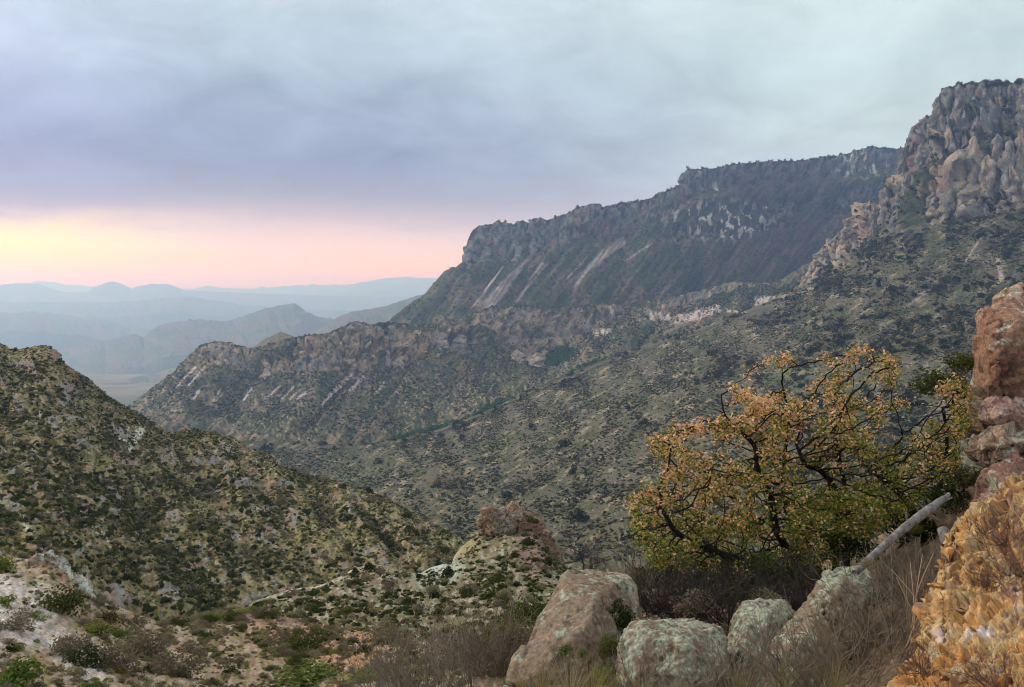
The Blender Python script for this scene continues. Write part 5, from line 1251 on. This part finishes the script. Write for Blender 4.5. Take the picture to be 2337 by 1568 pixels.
poly = [(1430, 1190), (1425, 1150), (1455, 1080), (1490, 1010), (1520, 975), (1560, 985), (1600, 955), (1640, 950), (1690, 905), (1730, 860), (1742, 820), (1775, 798), (1805, 840), (1845, 880), (1870, 830), (1905, 800), (1945, 765), (1965, 780),
        (2010, 805), (2055, 790), (2050, 850), (2090, 900), (2130, 870), (2180, 850), (2225, 905), (2225, 960), (2205, 1040), (2185, 1110), (2120, 1150), (2040, 1200), (1960, 1250), (1900, 1290), (1800, 1320), (1690, 1330), (1580, 1310), (1490, 1300), (1450, 1250)]
na = 3100
ax = gen.uniform(1420, 2235, na * 3); ay = gen.uniform(760, 1335, na * 3)
dens = fbm(scr(ax, ay), 75, 3, .6, 301)
keep = inpoly(ax, ay, poly) & (dens > .0 - .30 * sm(ay, 1050, 1250))
# a hole where the slope shows between the top sprays
keep &= ~((ax > 1950) & (ax < 2110) & (ay > 880) & (ay < 985) & (gen.random(len(ax)) < .75))
keep &= ~((ay < 930) & (gen.random(len(ax)) < .35))
keep &= ~((ax > 1815) & (ax < 1885) & (ay < 905)) & ~((ax > 2060) & (ax < 2125) & (ay < 930)) & ~((ax > 1560) & (ax < 1690) & (ay < 985) & (gen.random(len(ax)) < .6))
ax, ay = ax[keep][:na], ay[keep][:na]
ad = 10.3 + gen.uniform(-1, 1, len(ax)) * (1.5 - .9 * sm(1000 - ay, 0, 250))
attr = P(ax, ay, ad)
base = P(1985, 1330, 10.9)
def L_(pts): return curve([P(*p) for p in pts], 7)
main = L_([(2010, 1345, 10.9), (2050, 1260, 10.8), (2092, 1200, 10.7), (2065, 1140, 10.5), (2020, 1100, 10.4), (1975, 1062, 10.3)])
limbs = [(main, -1)]
limbs.append((L_([(1905, 1330, 10.6), (1908, 1240, 10.6), (1912, 1160, 10.5), (1898, 1105, 10.3), (1868, 1072, 10.1), (1838, 1060, 10.0), (1815, 1010, 10.0)]), -1))
limbs.append((L_([(1855, 1335, 10.3), (1800, 1260, 10.1), (1770, 1205, 9.9), (1758, 1130, 9.8), (1728, 1070, 9.7), (1722, 1020, 9.7), (1690, 985, 9.7), (1655, 950, 9.8), (1645, 900, 9.8)]), -1))
limbs.append((L_([(1830, 1340, 10.1), (1720, 1290, 9.6), (1620, 1255, 9.4), (1545, 1215, 9.3), (1505, 1150, 9.3)]), -1))
limbs.append((L_([(1870, 1340, 10.6), (1850, 1250, 10.9), (1790, 1150, 11.1), (1790, 1040, 11.1), (1800, 960, 11.0), (1785, 880, 10.9)]), -1))
limbs.append((L_([(1930, 1330, 10.8), (1935, 1200, 11.2), (1925, 1100, 11.3), (1905, 1000, 11.2), (1900, 920, 11.1)]), -1))
limbs.append((L_([(2030, 1330, 10.9), (2110, 1190, 11.3), (2150, 1090, 11.4), (2160, 1000, 11.4), (2150, 930, 11.3)]), -1))
# turn index attachments into absolute ones: every limb springs from the root clump
nodes, par, ch, r = grow('oak', limbs, attr, gen=gen, tip=.0042, step=.07, infl=.7, kill=.12)
r = np.minimum(r * 1.35, .10)
oak = empty('oak_tree', P(1930, 1335, 10.6), 'spreading oak with orange, yellow and green leaves at the right', 'tree')
ol = np.array(oak.location)
paths = branch_paths(nodes, par, ch, r)
thick = [(p - ol, rr * 1.0) for p, rr in paths if rr.max() > .016]
thin = [(p - ol, rr) for p, rr in paths if rr.max() <= .016]
limb_paths = sorted(thick, key=lambda t_: -t_[1].max())
for p, rr in limb_paths[:7]:
    v_, f_ = tubes([(p, rr)], 9)
    obj('trunk' if rr.max() > .05 else 'limb', mesh_np('limb', v_, f_, BARK_D), oak)
v_, f_ = tubes(limb_paths[7:], 6); tb = obj('branches', mesh_np('branches', v_, f_, BARK_D), oak)
v_, f_ = tubes(thin, 3); tb = obj('twigs', mesh_np('twigs', v_, f_, BARK_D), oak)
# leaves sit on the outer twigs
outer = np.where(r < .0075)[0]
wl_ = sm(fbm(nodes[outer], .42, 3, .6, seed=305), -.22, .12) + .05
k = gen.choice(outer, 60000, p=wl_ / wl_.sum())
lp = nodes[k] + gen.normal(size=(len(k), 3)) * .042
lx, ly = proj(lp)
lf = gen.random(len(k))
top = sm(1100 - ly + fbm(scr(lx, ly), 90, 2, seed=302) * 160, -80, 230)
left = sm(1800 - lx + fbm(scr(lx, ly), 110, 2, seed=303) * 200, -250, 250)
porg = np.clip(.04 + .72 * np.maximum(top * (.55 + .6 * left), left * .62 * sm(1220 - ly, -60, 120)), 0, .9)
clump = fbm(lp, .35, 2, seed=304)
org = (lf + clump * .5) < porg
cl = np.where(org[:, None], np.array([.74, .41, .21]), np.array([.20, .21, .045]))
yel = (~org) & (gen.random(len(k)) < .35)
cl[yel] = [.44, .34, .08]
pale = org & (gen.random(len(k)) < .35); cl[pale] = [.66, .42, .25]
grn = (~org) & (gen.random(len(k)) < .3); cl[grn] = [.09, .14, .035]
cl = cl * (.65 + .7 * gen.random((len(k), 1)))
v_, f_ = leaf_faces(lp, np.tile([0, 0, 1.0], (len(k), 1)) + gen.normal(size=lp.shape) * .3, .040, .8, gen, asp=.62)
OAKLEAF = mat_leaf('oak_leaves', [(1, 1, 1)], trans=.35)
fo = obj('leaves', mesh_np('leaves', v_ - ol, f_, OAKLEAF, np.repeat(cl, 4, 0), smooth=False), oak)
fo['kind'] = 'stuff'

# bare dark tree behind the leaning boulder
def bare_tree(name, loc, h, seedn, label, mat, spread=.55, n=4, r=.03, cat='tree'):
    e = empty(name, loc, label, cat); g_ = np.random.default_rng(seedn)
    st = twig_paths(g_, n, h, spread, r, curl=.45, forks=0, seg=9)
    paths_ = list(st)
    for p, rr in st:
        for _ in range(16):
            k = g_.integers(3, 9); d = g_.normal(size=3) + np.array([0, 0, .5]); d /= np.linalg.norm(d); L = h * (.12 + .22 * g_.random()); pp = [p[k]]
            for z in range(5):
                d = d + g_.normal(size=3) * .3; d /= np.linalg.norm(d); pp.append(pp[-1] + d * L / 5)
            paths_.append((np.array(pp), np.linspace(r * .32, r * .10, 6)))
            for _2 in range(5):
                kk = g_.integers(1, 5); d2 = g_.normal(size=3) + np.array([0, 0, .3]); d2 /= np.linalg.norm(d2)
                qq = [pp[kk], pp[kk] + d2 * L * .2, pp[kk] + (d2 + g_.normal(size=3) * .3) * L * .42]
                paths_.append((np.array(qq), np.linspace(r * .12, r * .06, 3)))
    v_, f_ = tubes(st, 6); obj('trunk', mesh_np('trunk', v_, f_, mat), e)
    obj('twigs', paths_mesh('twigs', paths_[len(st):], mat, 3), e)
    return e
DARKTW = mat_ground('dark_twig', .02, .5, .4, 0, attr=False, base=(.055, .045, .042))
bare_tree('bare_tree', P(1330, 1330, 20), 2.1, 5, 'leafless dark sapling behind the leaning boulder', DARKTW, .45, 3, .022)
bare_tree('bare_tree', P(1445, 1310, 17), 1.3, 9, 'thin grey leafless sapling just left of the oak', DARKTW, .4, 3, .009)

# twiggy bare bushes in the foreground
def twig_bush(name, x, y, d, h_px, label, mat, n=60, spread=.7, r=.004, forks=5, group=None, seedn=0, cat='bush', w=1.0, curl=.25):
    e = empty(name, P(x, y, d), label, cat, group); h = h_px * d / FW
    g_ = np.random.default_rng(seedn)
    ps = twig_paths(g_, n, h, spread, r, forks=forks, base=.35 * h * w, curl=curl)
    obj('stems', paths_mesh('stems', ps, mat, 3, seed=seedn), e)
    return e, ps
for (x, y, d, h, lb, mt, nn_, sp_, sd) in [
    (960, 1600, 8.5, 190, 'tall grey bare brush at the bottom centre', TWIG_M, 60, .55, 1),
    (1075, 1590, 8.0, 215, 'tallest bare brush left of the leaning boulder', TWIG_M, 70, .55, 2),
    (890, 1610, 9.0, 150, 'low grey bare brush at the bottom, left of the tall ones', TWIG_G, 55, .6, 3),
    (1150, 1560, 7.8, 170, 'dark bare brush against the side of the leaning boulder', TWIG_M, 70, .55, 4),
    (2040, 1480, 5.9, 260, 'big dead grey bush between the slanting boulder and the ochre slope', TWIG_G, 52, .8, 5),
    (1960, 1560, 5.4, 220, 'bare brown-grey bush in front of the slanting boulder', TWIG_M, 40, .85, 6),
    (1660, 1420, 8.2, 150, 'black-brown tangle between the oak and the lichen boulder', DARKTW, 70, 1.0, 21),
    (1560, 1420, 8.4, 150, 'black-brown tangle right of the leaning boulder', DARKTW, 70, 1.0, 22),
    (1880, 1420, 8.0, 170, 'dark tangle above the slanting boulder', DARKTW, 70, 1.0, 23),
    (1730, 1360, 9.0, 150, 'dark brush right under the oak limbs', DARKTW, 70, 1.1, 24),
    (1460, 1390, 9.2, 150, 'thin brown brush rising behind the leaning boulder', TWIG_M, 50, .8, 25),
    (2130, 1330, 6.8, 110, 'small dead tangle at the edge of the ochre slope', TWIG_M, 50, 1.0, 26),
    (1450, 1600, 5.7, 130, 'thin brown twigs crossing the left end of the lichen boulder', TWIG_M, 26, .8, 31),
    (1600, 1610, 5.2, 90, 'low dead twigs in front of the lichen boulder', TWIG_M, 30, 1.0, 32),
    (1680, 1590, 5.4, 170, 'brown stems rising between the lichen boulders', TWIG_M, 34, .7, 33),
    (1280, 1620, 5.8, 110, 'tawny twigs at the foot of the leaning boulder', TWIG_M, 40, .9, 34),
    (1790, 1560, 5.5, 150, 'thin stems in front of the slanting boulder', TWIG_G, 34, .8, 35),
    (1860, 1580, 5.3, 200, 'tangled dry bush spreading over the slanting boulder', TWIG_M, 36, .95, 7),
    (2090, 1380, 6.6, 150, 'dead twig tangle below the fallen log', TWIG_G, 90, .9, 8),
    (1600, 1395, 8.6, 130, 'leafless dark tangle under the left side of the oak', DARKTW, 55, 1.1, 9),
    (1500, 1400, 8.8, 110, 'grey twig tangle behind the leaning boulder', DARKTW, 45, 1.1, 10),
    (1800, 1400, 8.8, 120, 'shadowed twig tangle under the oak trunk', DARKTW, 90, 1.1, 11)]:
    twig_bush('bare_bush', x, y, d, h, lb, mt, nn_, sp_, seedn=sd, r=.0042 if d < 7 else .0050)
# greenish haze of leaves on a few of them
for (kd, x, y, d, wpx, fl, lb) in [
    ('leafy_shrub', 1160, 1500, 8.6, 150, 1.1, 'green feathery bush left of the leaning boulder'),
    ('leafy_shrub', 1210, 1430, 10.5, 110, .9, 'yellow-green bush behind the left side of the leaning boulder'),
    ('brushy_shrub', 1040, 1530, 9.5, 150, .9, 'grey-green brush between the tall bare ones'),
    ('bright_shrub', 1290, 1495, 6.5, 45, .8, 'small bright green sprig in front of the leaning boulder'),
    ('bright_shrub', 1330, 1500, 6.5, 34, .8, 'second bright green sprig beside the first'),
    ('bright_shrub', 1380, 1560, 6.2, 70, .9, 'green leafy plant at the bottom between two boulders'),
    ('leafy_shrub', 1415, 1440, 7.6, 80, 1.3, 'upright green shrub between leaning and lichen boulders'),
    ('leafy_shrub', 2160, 1160, 8.9, 110, .9, 'grey-green bush above the fallen log, right of the oak'),
    ('leafy_shrub', 2215, 1110, 8.8, 90, .8, 'sage-coloured bush at the foot of the red boulders'),
    ('leafy_shrub', 2150, 900, 13.5, 130, .7, 'dark olive bush beside the huge red boulder'),
    ('leafy_shrub', 2210, 850, 13.0, 110, .7, 'dark bush tucked against the huge red boulder'),
    ('brushy_shrub', 2235, 905, 9.0, 40, .9, 'tawny tuft in the gap between the stacked boulders'),
    ('leafy_shrub', 1740, 1340, 9.2, 130, .8, 'green foliage filling the shade low under the oak'),
    ('leafy_shrub', 1930, 1280, 9.4, 130, .9, 'green foliage at the foot of the oak trunk'),
    ('leafy_shrub', 1640, 1350, 9.6, 150, .8, 'dark olive thicket under the left limbs of the oak'),
    ('leafy_shrub', 1540, 1340, 9.8, 120, .8, 'low thicket between the oak and the leaning boulder'),
    ('leafy_shrub', 1850, 1370, 9.0, 120, .8, 'dim green thicket below the oak trunk'),
    ('leafy_shrub', 2060, 1230, 9.8, 130, .9, 'green thicket behind the fallen log'),
    ('brushy_shrub', 1660, 1560, 5.9, 60, .9, 'brown leafy tuft between the two lichen boulders'),
    ('brushy_shrub', 1440, 1600, 5.9, 70, .9, 'brown leaf clump in the gap right of the leaning boulder'),
    ('brushy_shrub', 1560, 1590, 5.3, 70, .5, 'brown leaf litter mound before the lichen boulder'),
    ('brushy_shrub', 1220, 1590, 6.2, 90, .7, 'dry leafy clump on the lower left of the leaning boulder'),
    ('leafy_shrub', 1390, 1500, 6.6, 60, 1.6, 'spindly green plant against the right face of the leaning boulder'),
    ('leafy_shrub', 1480, 1345, 10.2, 110, .9, 'olive bush in the gap left of the oak'),
    ('leafy_shrub', 1600, 1385, 8.8, 120, .7, 'dark ground bush above the lichen boulder'),
    ('leafy_shrub', 1700, 1380, 8.6, 130, .7, 'dark ground bush above the smaller lichen boulder'),
    ('leafy_shrub', 1820, 1350, 8.8, 140, .8, 'dark bush behind the slanting boulder'),
    ('brushy_shrub', 1985, 1300, 6.3, 50, .8, 'grey brush growing over the lower end of the fallen log'),
    ('leafy_shrub', 2085, 1215, 7.3, 34, 1.0, 'sprig of leaves in front of the middle of the fallen log'),
    ('bright_shrub', 1760, 1300, 9.2, 90, .8, 'yellow-green sprays low on the oak side'),
    ('brushy_shrub', 1580, 1400, 8.0, 110, .7, 'brown litter-coloured brush behind the lichen boulder'),
    ('brushy_shrub', 1760, 1395, 8.0, 100, .7, 'brown brush behind the smaller lichen boulder'),
    ('brushy_shrub', 1980, 1450, 6.3, 90, .8, 'tawny brush under the big dead grey bush')]:
    put_shrub(kd, P(x, y, d), wpx * d / FW * 1.2, lb, None, fl)
# dry grass
def grass(x, y, d, h_px, n, label, seedn, group=None):
    h = h_px * d / FW
    me = blade_mesh('grass_tuft', seedn, GRASS_M, n, h, .0022 * d / 5.5, .5)
    o = obj('grass_tuft', me, None, Vector(P(x, y, d))); return tag(o, label, 'grass', group)
gt = 'dry grass tufts along the bottom edge'
for i, (x, y, d, h, lb) in enumerate([(1240, 1600, 5.6, 110, 'tall pale grass tuft at the foot of the leaning boulder'), (1300, 1610, 5.5, 140, 'tallest straw-coloured grass before the leaning boulder'), (1350, 1610, 5.5, 120, 'pale grass right of the tallest tuft'),
        (1400, 1600, 5.6, 80, 'short grass between the boulders'), (1190, 1590, 5.7, 70, 'short dry grass left of the leaning boulder'), (1470, 1620, 5.2, 80, 'dry grass below the lichen boulder'), (1560, 1625, 5.1, 90, 'second dry grass tuft below the lichen boulder'), (1690, 1620, 5.2, 110, 'brown grass right of the lichen boulder'),
        (1780, 1600, 5.3, 120, 'brown grass over the slanting boulder'), (1900, 1610, 5.0, 120, 'tan grass at the bottom left of the ochre slope')]):
    grass(x, y, d, h, 90, lb, 700 + i, gt)
# tall dry stalks by the ochre slope
e = empty('dry_stalks', P(2070, 1470, 5.4), 'clump of tall pale dry stalks beside the ochre slope', 'plant')
g_ = np.random.default_rng(77); ps = []
for i in range(11):
    b = (P(2095 - i * 3, 1475 + 4 * (i % 3), 5.4) - np.array(e.location)); t_ = P(2030 + i * 15 + g_.normal() * 6, 1260 + g_.random() * 70, 5.5) - np.array(e.location)
    m_ = (b + t_) / 2 + g_.normal(size=3) * .03
    pp = curve([b, m_, t_], 5); ps.append((pp, np.linspace(.0048, .0022, len(pp))))
STALK = mat_leaf('stalk', [(.42, .32, .22)], trans=0)
obj('stalk', paths_mesh('stalk', ps, STALK, 4), e)
# brown twiggy weeds on the ochre slope
for (x, y, d, h, lb) in [(2300, 1240, 5.9, 130, 'brown dead weeds high on the ochre slope'), (2325, 1330, 5.2, 120, 'brown dead weeds on the right of the ochre slope'), (2250, 1340, 5.0, 60, 'small brown weeds in the middle of the ochre slope'), (2120, 1540, 4.5, 90, 'reddish weeds low on the ochre slope'), (2290, 1580, 3.9, 130, 'dark reddish weeds in the bottom right corner')]:
    p = ochre.at(x, y); hh = h * p[1] / FW
    e = empty('dead_weeds', p, lb, 'weeds'); g_ = np.random.default_rng(int(x))
    obj('stems', paths_mesh('stems', twig_paths(g_, 60, hh, 1.2, .0018, forks=5, base=.5 * hh, curl=.6), WEED), e) if 'WEED' in globals() else obj('stems', paths_mesh('stems', twig_paths(g_, 60, hh, 1.2, .0018, forks=5, base=.5 * hh, curl=.6), globals().setdefault('WEED', mat_leaf('weeds', [(.13, .075, .055), (.17, .11, .085)], trans=0))), e)

# fallen log and a broken stub
LOG = mat_ground('weathered_wood', .05, 1.0, .6, .05, attr=False, base=(.19, .175, .16))
def log(pts, rads, label, seedn):
    pp = curve([P(*p) for p in pts], 10); c0 = pp.mean(0)
    rr = np.interp(np.linspace(0, 1, len(pp)), np.linspace(0, 1, len(rads)), rads)
    v_, f_ = tubes([(pp - c0, rr)], 14)
    v_ = v_ + fbm(v_, .12, 3, .6, seedn)[:, None] * .014 + fbm(v_ + 7, .03, 2, .6, seedn)[:, None] * np.array([[.01, 0, .01]])
    k_ = len(pp); V2 = np.concatenate([v_, [pp[0] - c0], [pp[-1] - c0]]); nv_ = len(v_)
    caps = [[nv_, i, (i + 1) % 14, nv_] for i in range(14)] + [[nv_ + 1, (k_ - 1) * 14 + (i + 1) % 14, (k_ - 1) * 14 + i, nv_ + 1] for i in range(14)]
    me = bpy.data.meshes.new('log'); me.from_pydata([tuple(x_) for x_ in V2], [], [tuple(x_) for x_ in f_] + [(a_, b_, c_) for a_, b_, c_, _ in caps])
    me.materials.append(LOG); [setattr(p_, 'use_smooth', True) for p_ in me.polygons]
    return tag(obj('fallen_log', me, None, Vector(c0)), label, 'log')
log([(2164, 1130, 7.6), (2122, 1161, 7.3), (2078, 1194, 7.05), (2034, 1230, 6.8), (1992, 1268, 6.6), (1950, 1308, 6.4)], [.020, .040, .038, .032, .030, .026], 'weathered grey fallen log leaning across below the oak', 401)
log([(2150, 1208, 6.6), (2160, 1232, 6.5), (2176, 1262, 6.4)], [.04, .045, .035], 'short split grey stub beside the ochre slope', 402)

lg = [o for o in COL.objects if o.name.startswith('fallen_log')][0]
for (x, y, d, dx, dy, dz, rr_) in [(2075, 1198, 7.2, -.02, .02, .12, .014), (2110, 1172, 7.4, .10, -.06, -.05, .012), (2025, 1240, 7.0, -.06, -.05, .10, .010), (2140, 1150, 7.5, .13, 0, .06, .012)]:
    b = np.array(P(x, y, d)) - np.array(lg.location); e_ = np.array([dx, dy, dz])
    v_, f_ = tubes([(curve([b, b + e_ * .6 + rng.normal(size=3) * .01, b + e_], 4), np.linspace(rr_, rr_ * .4, 9))], 6); o = obj('branch_stub', mesh_np('branch_stub', v_, f_, LOG), lg)
for o in COL.objects:
    if o.parent and o.name.split('.')[0] in ('stems', 'twigs', 'branches', 'stalk'): o['kind'] = 'stuff'
build_haze(TOP_Z + 15)
